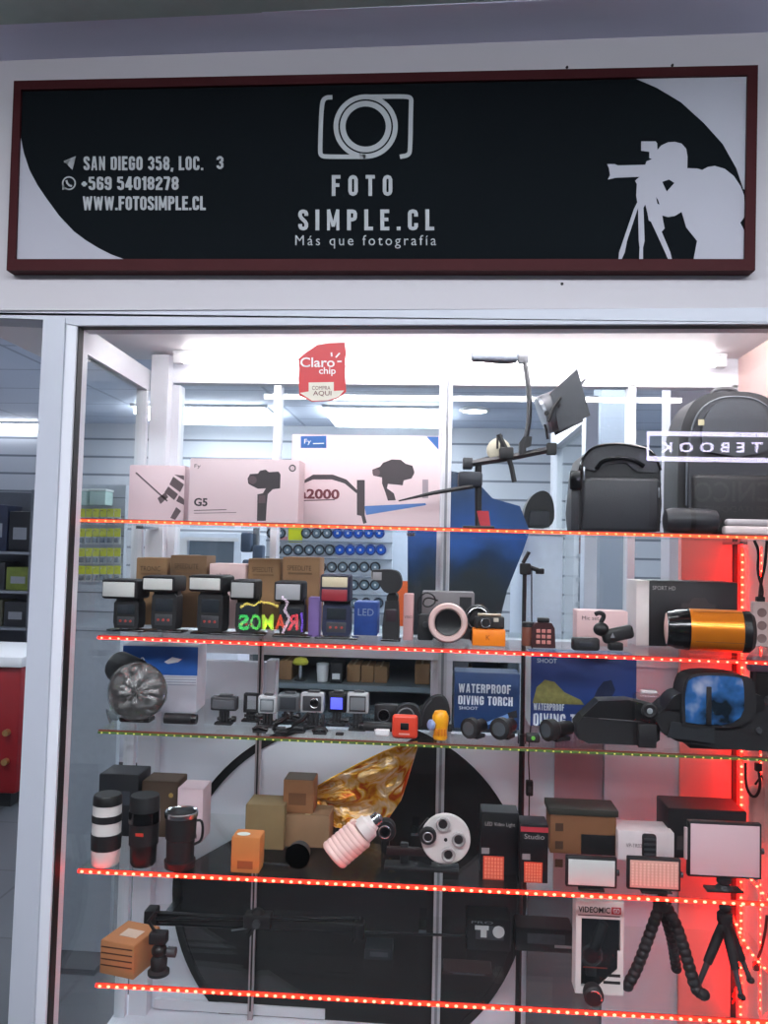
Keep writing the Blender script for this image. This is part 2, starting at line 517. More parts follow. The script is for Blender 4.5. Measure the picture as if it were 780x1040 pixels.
# the corner post between the side and the back
struct(bar(140, 158, 360, 1150, 1.85, 1.93, 'trim_2', FRAMEW))
xr = P(749, 560, 1.88).x
xl = P(141, 550, 1.855).x
zc = P(390, 362, 1.88).z
DISP_X0, DISP_X1 = A.x-.1, xr
struct(MB().box(A.x-.3, xr+.1, 1.462, 1.93, zc, zc+.03).build('ceiling.002', mat('#f0eef2', .45, vary=.02)))
struct(MB().box(A.x-.03, xr+.1, 1.45, 1.93, .36, .42).build('trim_3', PANELW))
struct(MB().box(xr, xr+.05, 1.45, 1.93, .42, zc).build('wall_right.001', mat('#e6c4be', .55, vary=.03)))  # pink base colour carries part of the red LED glow

# what closes the shopfront outside the picture: right pier, left pier, and the low wall under the glass
zh_ = P(900, 318, 1.40).z
struct(MB().box(xr+.055, 3.5, 1.405, 1.95, 0, zh_).build('wall_front.002', PAINT))
xl_ = P(-195, 700, 1.40).x
struct(MB().box(-5, xl_, 1.405, 1.48, 0, zh_+.1).build('wall_front.003', PAINT))
struct(MB().box(P(60, 1100, 1.40).x+.02, xr+.05, 1.425, 1.448, 0, .46).build('wall_front.004', PANELW))

# window_2: the inner aluminium glazing behind the shelves
w2 = struct(empty('window_2', (P(450, 550, YW).x, YW, .42)))
for a in ((156, 752, 362, 391), (156, 178, 391, 662), (275, 281.5, 391, 650), (444, 457.5, 391, 650), (637.5, 645, 391, 650), (744, 752, 391, 690)):
    bar(*a, YW, YW+.04, 'frame_bar', FRAMEW, w2)
bar(156, 752, 648, 671, YW-.004, YW+.045, 'mid_rail', FRAMEW, w2)
bar(270, 279, 671, 746, YW, YW+.04, 'frame_bar', FRAMEW, w2)
bar(437, 459, 671, 746, YW, YW+.04, 'frame_bar', FRAMEW, w2)
bar(532, 548, 671, 746, YW, YW+.04, 'frame_bar', FRAMEW, w2)
bar(156, 270, 671, 748, YW+.006, YW+.03, 'white_panel', PANELW, w2)
bar(548, 752, 671, 748, YW+.006, YW+.03, 'white_panel', PANELW, w2)
bar(156, 752, 745, 1180, YW+.004, YW+.03, 'white_panel', PANELW, w2)
bar(156, 330, 1020, 1030, YW-.006, YW+.005, 'bottom_rail', FRAMEW, w2)
bar(176, 747, 388, 650, YW+.018, YW+.023, 'glass_pane', G_BACK, w2)
bar(272, 540, 660, 747, YW+.018, YW+.023, 'glass_pane', G_BACK, w2)
struct(bar(612, 690, 742, 1180, YW-.012, YW+.004, 'trim_4', mat('#c3cbd6', .5, vary=.04)))
struct(bar(690, 752, 535, 1180, YW-.02, YW+.004, 'trim_5', mat('#e0908a', .5, vary=.04)))  # red LED glow is put into this pillar's pink colour

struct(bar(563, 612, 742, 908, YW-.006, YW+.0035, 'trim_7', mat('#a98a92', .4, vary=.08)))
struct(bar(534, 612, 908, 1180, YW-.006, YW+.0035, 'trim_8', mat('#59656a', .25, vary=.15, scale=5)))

# black ring-and-disc print on the lower panels
dec = tag(empty('window_decal', P(355, 1080, YW-.001)), 'large black disc and ring print on the white panels behind the lower shelves', 'decal')
cx, cy, rr = 355, 908, 178
a0, a1 = math.degrees(math.atan2(745-cy, 428-cx)), math.degrees(math.atan2(885-cy, 178-cx))
DECK = mat('#101214', .5)
flat(dec, arc(cx, cy, rr, a0, a1+360 if a1 < a0 else a1, 72), YW-.0015, .003, DECK, 'disc')
b = MB()
ro, ri = arc(cx, cy, rr+2, 0, 360, 96), arc(cx, cy, rr-6, 0, 360, 96)
for i in range(96):
    f = [P(*ro[i], YW-.003), P(*ro[i+1], YW-.003), P(*ri[i+1], YW-.003), P(*ri[i], YW-.003)]
    b.solid(f, [p+Vector((0, .002, 0)) for p in f])
b.build('ring', DECK, dec, world=True)

# ceiling lamp of the display, tucked behind the head rail
it = Item('tube_lamp', 'white tube lamp along the top front edge inside the display window', 'lamp', (0.1, 1.478, zc-.0235))
b = MB().cyl((-.62, 0, .008), (.66, 0, .008), .0075); b.build('tube', emis('#fffafc', 130), it.root)
b = MB().box(-.66, .70, -.004, .004, .0165, .023, .002)
for x in (-.65, .67): b.box(x-.012, x+.012, -.009, .009, 0, .018, .002)
b.build('batten', WHITE, it.root)

it = Item('tube_lamp', 'white tube lamp along the top of the glazing at the back of the display', 'lamp', (P(450, 374, 1.83).x, 1.83, zc-.03))
MB().cyl((-.60, 0, .008), (.60, 0, .008), .009).build('tube', emis('#fffafc', 14), it.root)
b = MB().box(-.63, .63, -.004, .004, .019, .0295, .001)
for x in (-.615, .615): b.box(x-.012, x+.012, -.011, .011, -.003, .02, .003)
b.build('batten', WHITE, it.root)

# ceiling light panels of the shop
def on_z(px, py, z):
    d = CR*((px-390)/F)+CD*((py-520)/F)+CW
    return EYE+d*((z-EYE.z)/d.z)
LP = emis('#f2f6ff', 22)
for i, (px, py, w, d, lab) in enumerate([
        (212, 417, 1.0, .55, 'square ceiling light panel showing through the leftmost upper pane, nearer of two'),
        (262, 446, 1.1, .6, 'farther ceiling light panel showing low in the leftmost upper pane'),
        (392, 419, .85, .6, 'ceiling light panel behind the upper edge of the largest gimbal carton'),
        (-8, 432, 1.2, .5, 'ceiling light panel seen through the narrow window left of the post')]):
    c = on_z(px, py, 2.55)
    it = Item('ceiling_light', lab, 'ceiling light', (c.x, c.y, 2.548), 0, 'light panels in the shop ceiling')
    MB().box(-w/2, w/2, -d/2, d/2, -.07, -.015).build('diffuser', LP, it.root)
    b = MB()
    for s in (-1, 1):
        b.box(-w/2-.03, w/2+.03, s*d/2-.015, s*d/2+.015, -.02, 0)
        b.box(s*w/2-.015, s*w/2+.015, -d/2-.03, d/2+.03, -.018, 0)
    b.build('frame', WHITE, it.root)
c = on_z(482, 415, 2.55)
it = Item('downlight', 'small round downlight in the shop ceiling above the camera rig', 'ceiling light', (c.x, c.y, 2.548))
MB().cyl((0, 0, -.02), (0, 0, 0), .09).build('diffuser', LP, it.root)
MB().torus((0, 0, -.01), (0, 0, 1), .1, .014).build('rim', WHITE, it.root)
for x, y in ((-2.6, 2.9), (.4, 2.9), (1.7, 4.6)):  # extra panels out of view, added to brighten the shop
    it = Item('ceiling_light', 'added unseen light panel over the shop floor near the display', 'ceiling light', (x, y, 2.548), 0, 'added light panels over the front of the shop')
    MB().box(-.55, .55, -.25, .25, -.07, -.015).build('diffuser', LP, it.root)
    b = MB()
    for s in (-1, 1):
        b.box(-.58, .58, s*.25-.015, s*.25+.015, -.018, 0); b.box(s*.55-.015, s*.55+.015, -.28, .28, -.018, 0)
    b.build('frame', WHITE, it.root)

# ------------------------------------------------------------------ shelves with their LED edges
class Shelf: pass
LEDG = None
led_mesh = {}
def led_proto(h, s, q=1.):
    key = (h, s, q)
    if key not in led_mesh:
        b = MB().ell((0, -.0012, 0), .0034*q, .0014*q, .0026*q, 6)
        o = b.build('led', emis(h, s))
        led_mesh[key] = o.data
        bpy.data.objects.remove(o)
    return led_mesh[key]

def shelf(pl, pr, label, sleeve, led, pitch=9.0, xr_px=None, strip_h=.006):
    S = Shelf()
    a, b = P(*pl, YF), P(*pr, YF)
    S.bz = (b.z-a.z)/(b.x-a.x); S.az = a.z-S.bz*a.x
    S.z = lambda x: S.az+S.bz*x
    x0, x1 = a.x, xr-.004
    S.x0, S.x1 = x0, x1
    root = tag(empty('glass_shelf', (x0, YF, S.z(x0))), label, 'shelf', None)
    S.root = root
    def slab(xa, xb, ya, yb, za, zb, bev=0):
        q = [(xa, ya, S.z(xa)+za), (xb, ya, S.z(xb)+za), (xb, ya, S.z(xb)+zb), (xa, ya, S.z(xa)+zb)]
        return MB().solid([Vector(p) for p in q], [Vector((p[0], yb, p[2])) for p in q])
    slab(x0, x1, YF, YB, -.006, 0).build('glass_plate', G_SHELF, root, world=True)
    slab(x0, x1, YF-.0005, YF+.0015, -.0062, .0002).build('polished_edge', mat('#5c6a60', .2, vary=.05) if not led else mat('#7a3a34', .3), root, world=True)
    st = slab(x0, x1, YF-.003, YF-.0006, -.0065, -.0065+strip_h).build('led_strip', sleeve, root, world=True)
    if led:
        me = led_proto(*led)
        n = int((b.x-a.x+.06)/(pitch*YF/F))
        for i in range(min(n, 96)):
            x = x0+.008+i*pitch*YF/F
            if x > x1-.005: break
            o = bpy.data.objects.new('led', me)
            COL.objects.link(o)
            o.parent = st
            o.location = Vector((x, YF-.0032, S.z(x)-.0065+strip_h/2))-Vector((x0, YF, S.z(x0)))
    for xx in (x0+.03, (x0+x1)/2-.05, x1-.03):
        slab(xx-.008, xx+.008, YB-.05, YB+.055, -.0125, -.0065).build('bracket', STEEL, root, world=True)
    return S

RS = emis('#ff1408', 9.0)
S1 = shelf((70, 526), (780, 544), 'topmost glass shelf with a red LED edge under the pink cartons and bags', emis('#ff4a1e', 2.0), ('#ff6a40', 5.0, .7), 9.0, strip_h=.0045)
S2 = shelf((100, 645), (780, 671), 'glass shelf with a red LED edge under the row of camera flashes', RS, ('#ff6a55', 7.0, .72), 9.0, strip_h=.0038)
S3 = shelf((100, 741), (780, 769), 'glass shelf with a faint green edge under the small action cameras', emis('#4a6a30', .10), ('#c8c860', .6, .55), 8.5, strip_h=.004)
S4 = shelf((80, 882), (780, 916), 'glass shelf with a bright red LED edge under the lens mugs and light panels', emis('#ff1408', 12.0), ('#ff6a50', 8.0), 9.0, strip_h=.0055)
S5 = shelf((98, 998), (780, 1036), 'lowest glass shelf with a red LED edge under the small tripods', emis('#ff1408', 12.0), ('#ff6a50', 8.0), 9.0, strip_h=.0055)

# steel uprights that carry the shelves
for px, y0, y1, lab in ((264, 640, 1170, 'slim steel shelf upright left of centre, behind the boxed lenses and slider'),
                        (449, 360, 1170, 'tall twin steel shelf upright in the middle of the display'),
                        (745.5, 535, 1170, 'slim dark shelf upright against the red-lit wall')):
    z0 = .42
    p = P(px, 700, 1.862); top = P(px, y0, 1.862).z
    it = Item('shelf_upright', lab, 'upright', (p.x, 1.862, z0))
    b = MB()
    if px == 449:
        b.box(-.0095, -.003, -.004, .006, 0, top-z0); b.box(.003, .0095, -.004, .006, 0, top-z0)
        b.build('rails', mat('#c4c8ce', .35, metal=.3), it.root)
        MB().box(-.003, .003, .0, .006, 0, top-z0).build('slot', mat('#83888f', .4), it.root)
    else:
        b.box(-.006, .006, -.004, .006, 0, top-z0, .001); b.build('rail', mat('#b4a8ac', .35, metal=.3) if px < 300 else BLK2, it.root)
        MB().box(-.002, .002, -.0046, -.004, .02, top-z0-.02).build('slot', GASKET, it.root)

def spot(px, Y, S, zoff=0.):
    x = 0.
    z = S.z(0)
    for _ in range(8):
        z = S.z(x)+zoff
        u = proj((x, Y, z))[0]; v = proj((x+.01, Y, z))[0]
        x += (px-u)/(v-u)*.01
    return Vector((x, Y, S.z(x)+zoff))

GAP = .0012
def item(name, label, cat, px, Y, S, group=None, rz=0, up=0.):
    """thing standing on shelf S at pixel column px and depth Y (up: metres above the shelf)"""
    return Item(name, label, cat, spot(px, Y, S, up+GAP), R(rz), group)

def pxh(it, py):
    """height, in the item's local pixels, of pixel row py above its base"""
    l = it.root.location
    return (P(proj(l)[0], py, l.y).z-l.z)/it.k
# ------------------------------------------------------------------ the shop sign
SG = 1.372
sign = tag(empty('shop_sign', P(388, 274, SG)), 'wide black shop sign in a dark red frame on the wall above the window', 'sign')
MAROON = mat('#3d1317', .6, vary=.2, scale=12, spec=.15)
PRW = mat('#a9a9b4', .6, vary=.05, scale=6)
PRW2 = mat('#a9adb1', .6, vary=.04)
o4 = [(14, 82), (770, 66), (767, 274.5), (6.5, 274.5)]
i4 = [(21, 91), (759.5, 76), (756.5, 263), (15.5, 263)]
flat(sign, [(17, 86), (765, 71), (762, 269), (11, 269)], SG+.006, .014, mat('#0e1317', .9, vary=.15, scale=4, spec=.1), 'panel')
for n, (a, b2) in {'frame_top': (0, 1), 'frame_right': (1, 2), 'frame_bottom': (2, 3), 'frame_left': (3, 0)}.items():
    flat(sign, [o4[a], o4[b2], i4[b2], i4[a]], SG, .026, MAROON, 'frame_bar')
Z = SG+.0055
def sprint(pts, name, m=PRW, dz=0.): return flat(sign, pts, Z-dz, .0004, m, name)
sprint([(20.5, 137), (24, 155), (30, 173), (38, 188), (47.5, 202), (60, 219), (75, 235), (87, 244), (100, 252), (113, 258.5), (128, 264), (14, 264), (18, 180)], 'corner_print')
sprint([(641.5, 78), (667, 89), (692, 104), (715, 125), (734, 146), (748, 171), (755, 192), (758.5, 193), (760.5, 75.5)], 'corner_print')
ph = [(72, 462), (105, 462), (120, 468), (240, 465), (245, 450), (270, 440), (258, 435), (258, 408), (222, 403), (222, 362), (285, 362), (292, 370), (293, 400), (310, 380), (340, 366), (370, 364), (400, 372), (420, 395), (426, 430), (425, 480), (470, 482), (490, 488), (515, 475), (545, 470), (590, 483), (630, 515), (660, 560), (675, 600), (680, 690), (658, 720), (684, 770), (680, 884), (452, 884), (468, 800), (420, 740), (400, 672), (370, 690), (340, 695), (315, 688), (318, 710), (325, 745), (312, 760), (350, 850), (358, 884), (342, 884), (318, 830), (265, 715), (255, 710), (250, 680), (240, 640), (232, 655), (237, 800), (230, 830), (230, 884), (213, 884), (215, 830), (211, 795), (208, 655), (160, 800), (150, 850), (135, 884), (122, 884), (125, 850), (190, 660), (205, 630), (200, 600), (203, 550), (195, 535), (215, 518), (110, 522), (75, 530), (85, 510), (80, 480)]
c4 = lambda q: [(600+x/4.333, 60+y/4.333) for x, y in q]
sprint(c4(ph), 'photographer_print')
sprint(c4([(315, 540), (345, 530), (368, 545), (335, 582)]), 'photographer_print', mat('#0e1317', .9, spec=.1), .0006)
sprint(c4([(288, 608), (296, 620), (302, 640), (294, 636)]), 'photographer_print', mat('#0e1317', .9, spec=.1), .0006)
# camera emblem
c5 = lambda q: [(280+x/4.105, 80+y/4.105) for x, y in q]
for ro_, ri_ in ((134, 114), (107, 84)):
    b = MB(); n = 64
    for i in range(n):
        q = c5([(375+r_*math.cos(2*PI*j/n), 199+r_*math.sin(2*PI*j/n)) for r_, j in ((ro_, i), (ro_, i+1), (ri_, i+1), (ri_, i))])
        f = [P(x, y, Z) for x, y in q]
        b.solid(f, [p+Vector((0, .0004, 0)) for p in f])
    b.build('emblem_ring', PRW2, sign, world=True)
br1 = chaikin([(236, 77, 0), (205, 78, 0), (191, 105, 0), (185, 290, 0), (187, 322, 0), (222, 325, 0), (375, 325, 0)])
br2 = chaikin([(375, 75, 0), (535, 73, 0), (566, 78, 0), (564, 110, 0), (561, 290, 0), (556, 318, 0), (518, 325, 0)])
for q in (br1, br2): sprint(c5(stroke([(v.x, v.y) for v in q], 18)), 'emblem_bracket', PRW2)
ZT = Z-.0002
block_at('FOTO', sign, 337, 398.5, 199, 178, ZT, PRW2, .36)
block_at('SIMPLE.CL', sign, 303, 441, 234, 213, ZT, PRW2, .32)
text_at('M\u00e1s que fotograf\u00eda', sign, 300, 443, 252.5, 239, ZT, PRW2, space=1.35)
block_at('SAN DIEGO 358, LOC.', sign, 85, 206.5, 173, 159, ZT, PRW2)
block_at('3', sign, 220, 227, 172, 158.5, ZT, PRW2)
block_at('+569 54018278', sign, 82.5, 181.5, 193, 179.5, ZT, PRW2, .08)
block_at('WWW.FOTOSIMPLE.CL', sign, 84, 209, 213.5, 199.5, ZT, PRW2, .07)
sprint(stroke([(65, 164), (76.5, 159), (73, 172), (70.5, 166), (65, 164.3)], 1.2), 'arrow_icon', PRW2)
sprint(stroke(arc(70, 186, 6.3, -200, 130, 28)+[(64, 192.6), (64.2, 187.5)], 1.3), 'telephone_icon', PRW2)
sprint(stroke([(67.3, 183), (68.2, 186), (70.3, 188.2), (73, 189)], 2), 'telephone_icon', PRW2)
for px, py in ((571, 288), (576, 68), (683, 66)):
    it = Item('wall_screw', {571: 'tiny dark screw in the pale wall under the sign', 576: 'tiny screw head above the sign frame, left of two', 683: 'tiny screw head above the sign frame, right of two'}[px], 'screw', P(px, py, 1.3985))
    it.part('head', GASKET, lambda b: b.cyl((0, 1.2, 0), (0, -.6, 0), 1.6, 1.1, 12))
    it.part('slot', BLK2, lambda b: b.box(-1, 1, -.8, -.55, -.2, .2))

# red sticker on the glass
stk = tag(empty('sticker', P(327, 407, 1.4185)), 'red chip seller sticker with a torn edge stuck on the window glass', 'sticker')
flat(stk, [(302.5, 364), (311, 358), (322, 350.5), (334, 348.5), (350, 348), (351.5, 358), (350.5, 378), (351.5, 398), (344, 404), (335, 407), (317, 408), (304, 402), (303, 384), (304, 374)], 1.4185, .0008, mat('#c8282c', .4, vary=.06), 'sheet')
flat(stk, [(304.5, 399), (313.5, 397.5), (313.5, 388.5), (339, 388), (339, 397), (349.5, 396.5), (344, 403), (333, 406.5), (317, 407)], 1.4181, .0003, mat('#e3dccb', .5), 'tag_print')
SW = mat('#f2e9e6', .5)
text_at('Claro', stk, 305, 340, 373, 363, 1.4180, SW, bold=.015)
text_at('chip', stk, 324, 341, 382, 373, 1.4180, SW, bold=.015)
text_at('COMPRA', stk, 317, 335.5, 396, 392, 1.4179, mat('#7a4a44', .5))
text_at('AQUI', stk, 318, 336.5, 402.5, 397, 1.4179, mat('#6a2a2a', .5), bold=.004)
for q in ([(336.5, 358), (337, 362)], [(341, 363), (345, 358.5)], [(342.5, 367.2), (347, 367)]): flat(stk, stroke(q, 1.6), 1.4180, .0003, SW, 'ray_print')

# ------------------------------------------------------------------ boxes
def carton(name, label, x0, x1, ytop, Y, S, d, material, group=None, cat='box', rz=0, up=0., lid=None, tape=None, hpx=None):
    it = item(name, label, cat, (x0+x1)/2, Y, S, group, rz, up)
    w = (x1-x0)/2; h = hpx if hpx else pxh(it, ytop)
    it.w, it.h, it.d = w, h, d
    it.part('body', material, lambda b: b.box(-w, w, 0, d, 0, h, .5, 2))
    it.part('lid_flap', lid or material, lambda b: b.box(-w+.6, w-.6, .5, d-.6, h+.02, h+.5, .15, 1))
    if tape: it.part('tape', tape, lambda b: b.box(-w*.12, w*.12, .3, d-.3, h+.52, h+.7))
    return it

PW1 = mat('#dcc3c8', .45, vary=.03); PW2 = mat('#dfc8cc', .45, vary=.03)
DK = mat('#3b3438', .5, vary=.1); DK2 = mat('#5c4c50', .5, vary=.1)
def rel(it, x, y):
    """photo pixel to the item's front-face coordinates"""
    l = it.root.location
    p = P(x, y, l.y)-l
    return p.x/it.k, p.z/it.k
def fprint(it, pts, material, name='print', y=-.12):
    q = [rel(it, *p) for p in pts]
    return it.part(name, material, lambda b: b.prism(q, y, y+.1))
def ftext(it, body, x0, x1, yb, yt, material, bold=0., space=1., y=-.14):
    a = rel(it, x0, yb); c = rel(it, x1, yt)
    return it.text(body, a[0], c[0], a[1], c[1], y, material, bold=bold, space=space)

# S1 : three gimbal cartons
it = carton('gimbal_box', 'pale pink carton with a folded stabilizer picture, leftmost on the top shelf', 129, 187, 473, 1.53, S1, 26, PW1)
fprint(it, stroke([(138, 480), (170, 509)], 1.6), DK2)
for q in ([(176, 484), (187, 492), (183, 500), (172, 492)], [(171, 494), (181, 502), (177, 508), (167, 500)], [(160, 506), (168, 500), (171, 505), (163, 512)], [(182, 503), (187, 507), (187, 513), (179, 509)], [(179, 515), (184, 519), (178, 528), (173, 526)], [(177, 482), (187, 488), (187, 483)]):
    fprint(it, q, DK2)
it = carton('gimbal_box', 'long pink carton printed with a camera on a handheld stabilizer', 190, 303, 466.5, 1.505, S1, 34, PW2)
ftext(it, 'G5', 197, 211, 514, 506, DK, bold=.03)
ftext(it, 'Fy', 197.5, 204, 476, 471.5, DK)
fprint(it, [(197, 518), (230, 517.2), (230, 518), (197, 518.8)], DK2); fprint(it, [(197, 521), (240, 520.2), (240, 520.8), (197, 521.6)], DK2)
cam_out = [(251.5, 486), (254, 481.5), (262, 481), (264, 478), (270, 477), (273, 479.5), (283, 479), (285, 482), (284.5, 496), (277, 497), (272, 502), (271, 512), (270, 529), (261, 529), (261.5, 502), (267, 501), (270, 496), (262, 496.5), (255, 493), (252, 491)]
fprint(it, cam_out, DK)
fprint(it, arc(256.5, 487.5, 4.2, 0, 360, 20)[:-1], DK2, y=-.2)
fprint(it, arc(297, 475.5, 3.6, 0, 360, 20)[:-1], DK); fprint(it, arc(297, 475.5, 2.4, 0, 360, 20)[:-1], PW2, y=-.2)
fprint(it, [(262.5, 503), (269.5, 503), (269.5, 511), (262.5, 511)], DK2, y=-.2)
it = carton('gimbal_box', 'largest pink carton with a blue tag, stabilizer picture and red-brown lettering', 293.5, 446, 442.5, 1.60, S1, 42, PW2)
BLU = mat('#2d5f9e', .5)
fprint(it, [(305.5, 443), (331.5, 442.6), (331.5, 455), (305.5, 455)], BLU, 'tag_print')
ftext(it, 'Fy', 309, 316, 452, 446, WHITE, y=-.2)
fprint(it, [(318, 450), (329, 449.8), (329, 450.8), (318, 451)], WHITE, y=-.2)
fprint(it, [(433, 443.5), (445.5, 443.5), (445.5, 457), (441, 452)], BLU, 'tag_print')
ftext(it, 'a2000', 304, 345, 506.5, 497, mat('#6a2f38', .5), bold=.035)
fprint(it, [(304, 508), (340, 507), (340, 508), (304, 509)], DK2)
fprint(it, [(378, 477), (386, 474), (389, 470), (398, 466.5), (407, 467), (412, 471), (419, 473), (421, 480), (418, 486), (410, 488), (409, 493), (400, 492), (394, 491.5), (393, 496), (400, 501), (402, 508), (394, 508.5), (391, 499), (388, 491), (388, 485), (379, 483)], DK)
fprint(it, arc(382, 480, 3.8, 0, 360, 20)[:-1], DK2, y=-.2)
fprint(it, [(362.5, 487.5), (370.5, 487.5), (370.5, 523), (372.5, 531), (369, 532), (367, 524), (362.5, 523)], DK)
fprint(it, [(429, 487), (435, 487), (435, 506), (429, 506)], mat('#9a8c94', .5))
fprint(it, [(305, 490), (318, 482), (338, 482), (352, 487), (364, 499), (362, 501), (350, 491), (337, 487), (318, 487), (305, 492.5)], DK)
fprint(it, [(370, 514), (432, 511), (433, 513), (372, 523)], mat('#4a6fa8', .5))

# ------------------------------------------------------------------ camera rig with a studio light
GM = mat('#54565c', .4, vary=.1); GMD = mat('#2b2c31', .45)
it = item('camera_rig', 'black shoulder camera rig with rail, curved riser and top handle', 'camera rig', 486, 1.555, S1)
def L(it, x, y, dy=0.): a, c = rel(it, x, y); return (a, dy, c)
def Lz(x, y, dy=0.): return L(it, x, y, dy)
it.part('rail', GMD, lambda b: b.tube([Lz(471, 472), Lz(516, 465), Lz(563, 455.5)], 3.4, 4, flat=.8))
it.part('rail', GMD, lambda b: b.tube([Lz(471, 470, 8), Lz(500, 463, 8)], 1.4, 6))
it.part('end_plate', GMD, lambda b: b.box(-5, 5, -4, 12, -5, 6, 1, M=Matrix.Translation(Lz(475, 471))))
it.part('riser', GMD, lambda b: b.tube(chaikin([Lz(530, 460), Lz(531, 451), Lz(538, 444), Lz(541, 420), Lz(540, 395), Lz(536, 370), Lz(533, 365)]), [2.6]*20+[2.4]*9, 8, flat=1.5) if False else b.tube(chaikin([Lz(530, 462), Lz(531, 451), Lz(535, 444), Lz(538, 420), Lz(537, 395), Lz(534, 372), Lz(532, 365)]), 2.6, 8, flat=1.6))
it.part('riser_foot', BLK2, lambda b: b.prism([rel(it, *p) for p in ((527, 462), (527, 450), (532, 443), (540, 444), (539, 453), (534, 455), (534, 462))], -4, 4))
h = it.part('top_handle', mat('#5d6470', .6), lambda b: b.lathe([(0, 3.5), (1, 5), (12, 5.2), (24, 6.2), (38, 6.4), (46, 5), (48, 2)], Lz(478.5, 362.5), (1, 0, -.02), 20))
it.part('handle_clamp', GM, lambda b: b.box(-5, 6, -4, 4, -5, 6, 1, M=Matrix.Translation(Lz(531, 364))))
it.part('cross_bar', BLK2, lambda b: b.tube([Lz(506, 442, -5), Lz(514, 458, -5), Lz(519, 475, -5), Lz(522, 490, -5)], 2.8, 6, flat=.8))
it.part('cross_clamp', BLK2, lambda b: b.box(-7, 7, -9, 6, -6, 6, 1.5, M=Matrix.Translation(Lz(514, 461))))
kb = it.part('fork', BLK2, lambda b: b.box(-3, -1, -2, 2, 0, 14).box(1, 3, -2, 2, 0, 14).box(-3, 3, -2, 2, 12, 14))
kb.location = Vector(Lz(507, 456, -2))*it.k
it.part('cream_knob', mat('#cfc9b4', .5), lambda b: b.lathe([(0, 9), (2, 12), (9, 12), (11, 9)], Lz(507, 456, 4), (0, 1, 0), 28))
it.part('support_post', BLK2, lambda b: b.tube([Lz(486, 469, 4), (0, 4, 2)], 3.6, 10))
it.part('support_head', mat('#20242e', .5), lambda b: b.box(-15, 10, -6, 12, -9, 7, 3, M=Matrix.Translation(Lz(480, 486, 2))))
it.part('support_base', BLK2, lambda b: b.box(-16, 16, -4, 16, 0, 3, 1))
it.part('red_grip', mat('#a0222e', .5), lambda b: b.prism([rel(it, *p) for p in ((484, 519), (496, 519), (498, 535), (488, 535))], -3, -1.2))
it.part('arm', BLK2, lambda b: b.tube([Lz(480, 494, -2), Lz(440, 501, -4), Lz(405, 509, -4)], [2.6, 2.2, .8], 6))
it.part('end_clamp', BLK2, lambda b: b.box(-5, 5, -5, 5, -6, 6, 1.5, M=Matrix.Translation(Lz(560, 456))))

Lr = L(it, 556, 446.5, -3); base = it.root.location+Vector(Lr)*it.k
lt = Item('studio_light', 'grey studio spotlight with barn doors standing on the rig rail', 'light', base)
q = lambda x, y, dy=0.: L(lt, x, y, dy)
lt.part('stem', BLK2, lambda b: b.tube([(0, 0, 0), q(555, 437), q(553.5, 431)], 1.4, 8))
ax = (Vector(q(592, 404))-Vector(q(551, 420))).normalized()
c0 = Vector(q(554, 420.5, 4))
lt.part('housing', GM, lambda b: b.lathe([(-2, 18), (0, 20), (4, 20.5), (8, 20), (24, 21), (26, 20)], c0, ax, 28))
lt.part('lens_ring', mat('#8b9098', .3, metal=.6), lambda b: b.lathe([(-4, 15), (-3.4, 19.4), (-.5, 20.4), (-.5, 18)], c0, ax, 28))
lt.part('knobs', BLK2, lambda b: [b.cyl(c0+ax*5+Vector((s*6, -20, s*4)), c0+ax*5+Vector((s*6, -23, s*4)), 2.2, n=12) for s in (-1, 0, 1)])
def quad(p, th, name, m):
    lt.part(name, m, lambda b: b.solid([Vector(v) for v in p], [Vector(v)+Vector((0, th, 0)) for v in p]))
GD = mat('#3d4046', .55, vary=.15)
quad([q(557, 402, -16), q(583, 378.5, -19), q(596, 425, -19), q(566, 440, -16)], 1.2, 'barn_door', GD)
quad([q(557, 402, 16), q(583, 378.5, 19), q(596, 425, 19), q(566, 440, 16)], 1.2, 'barn_door', GD)
lt.part('barn_door', GD, lambda b: b.solid([Vector(q(557, 402, -15)), Vector(q(583, 378.5, -18)), Vector(q(583, 378.5, 19)), Vector(q(557, 402, 16))], [Vector(q(558, 403.5, -15)), Vector(q(583.5, 380, -18)), Vector(q(583.5, 380, 19)), Vector(q(558, 403.5, 16))]))
lt.part('barn_door', GD, lambda b: b.solid([Vector(q(583, 392, 12)), Vector(q(598, 380.5, 14)), Vector(q(592, 392, 14)), Vector(q(588, 398, 12))], [Vector(q(584, 393, 13.2)), Vector(q(598, 381.5, 15.2)), Vector(q(592, 393, 15.2)), Vector(q(588, 399, 13.2))]))
lt.part('yoke', BLK2, lambda b: b.tube([q(553.5, 432, -22), q(560, 416, -23.5), q(566, 408, -22)], 1.8, 6))

# ------------------------------------------------------------------ bags on the top shelf
NYL = mat('#16171b', .55, vary=.3, scale=300, bump=.06)
NYL2 = mat('#24262c', .5, vary=.25, scale=260, bump=.06)
it = item('camera_bag', 'black padded camera bag with an arched zip lid on the top shelf', 'bag', 627, 1.56, S1)
h = pxh(it, 452)
prof = [(-41, 2), (-43, 20), (-40, 60), (-36, 76), (-26, h-4), (-8, h-1), (14, h-2), (34, h-6), (43, 68), (45, 30), (43, 2)]
it.part('body', NYL, lambda b: b.prism(prof, 4, 60))
it.part('front_pocket', NYL2, lambda b: b.box(-36, 42, -1, 8, 1, 56, 4, 3))
it.part('lid', NYL2, lambda b: b.prism([(-36, 66), (-35, 76), (-26, h-3), (-8, h+1), (14, h), (34, h-5), (42, 68), (40, 62), (20, 62), (8, 72), (-10, 70), (-24, 62)], 1.5, 7))
it.part('zip', BLKG, lambda b: b.tube(chaikin([(-37, 1, 62), (-36, 1, 74), (-26, 1, h-2), (-4, 1, h+2), (18, 1, h), (36, 1, h-6), (43, 1, 64)]), 1.4, 6))
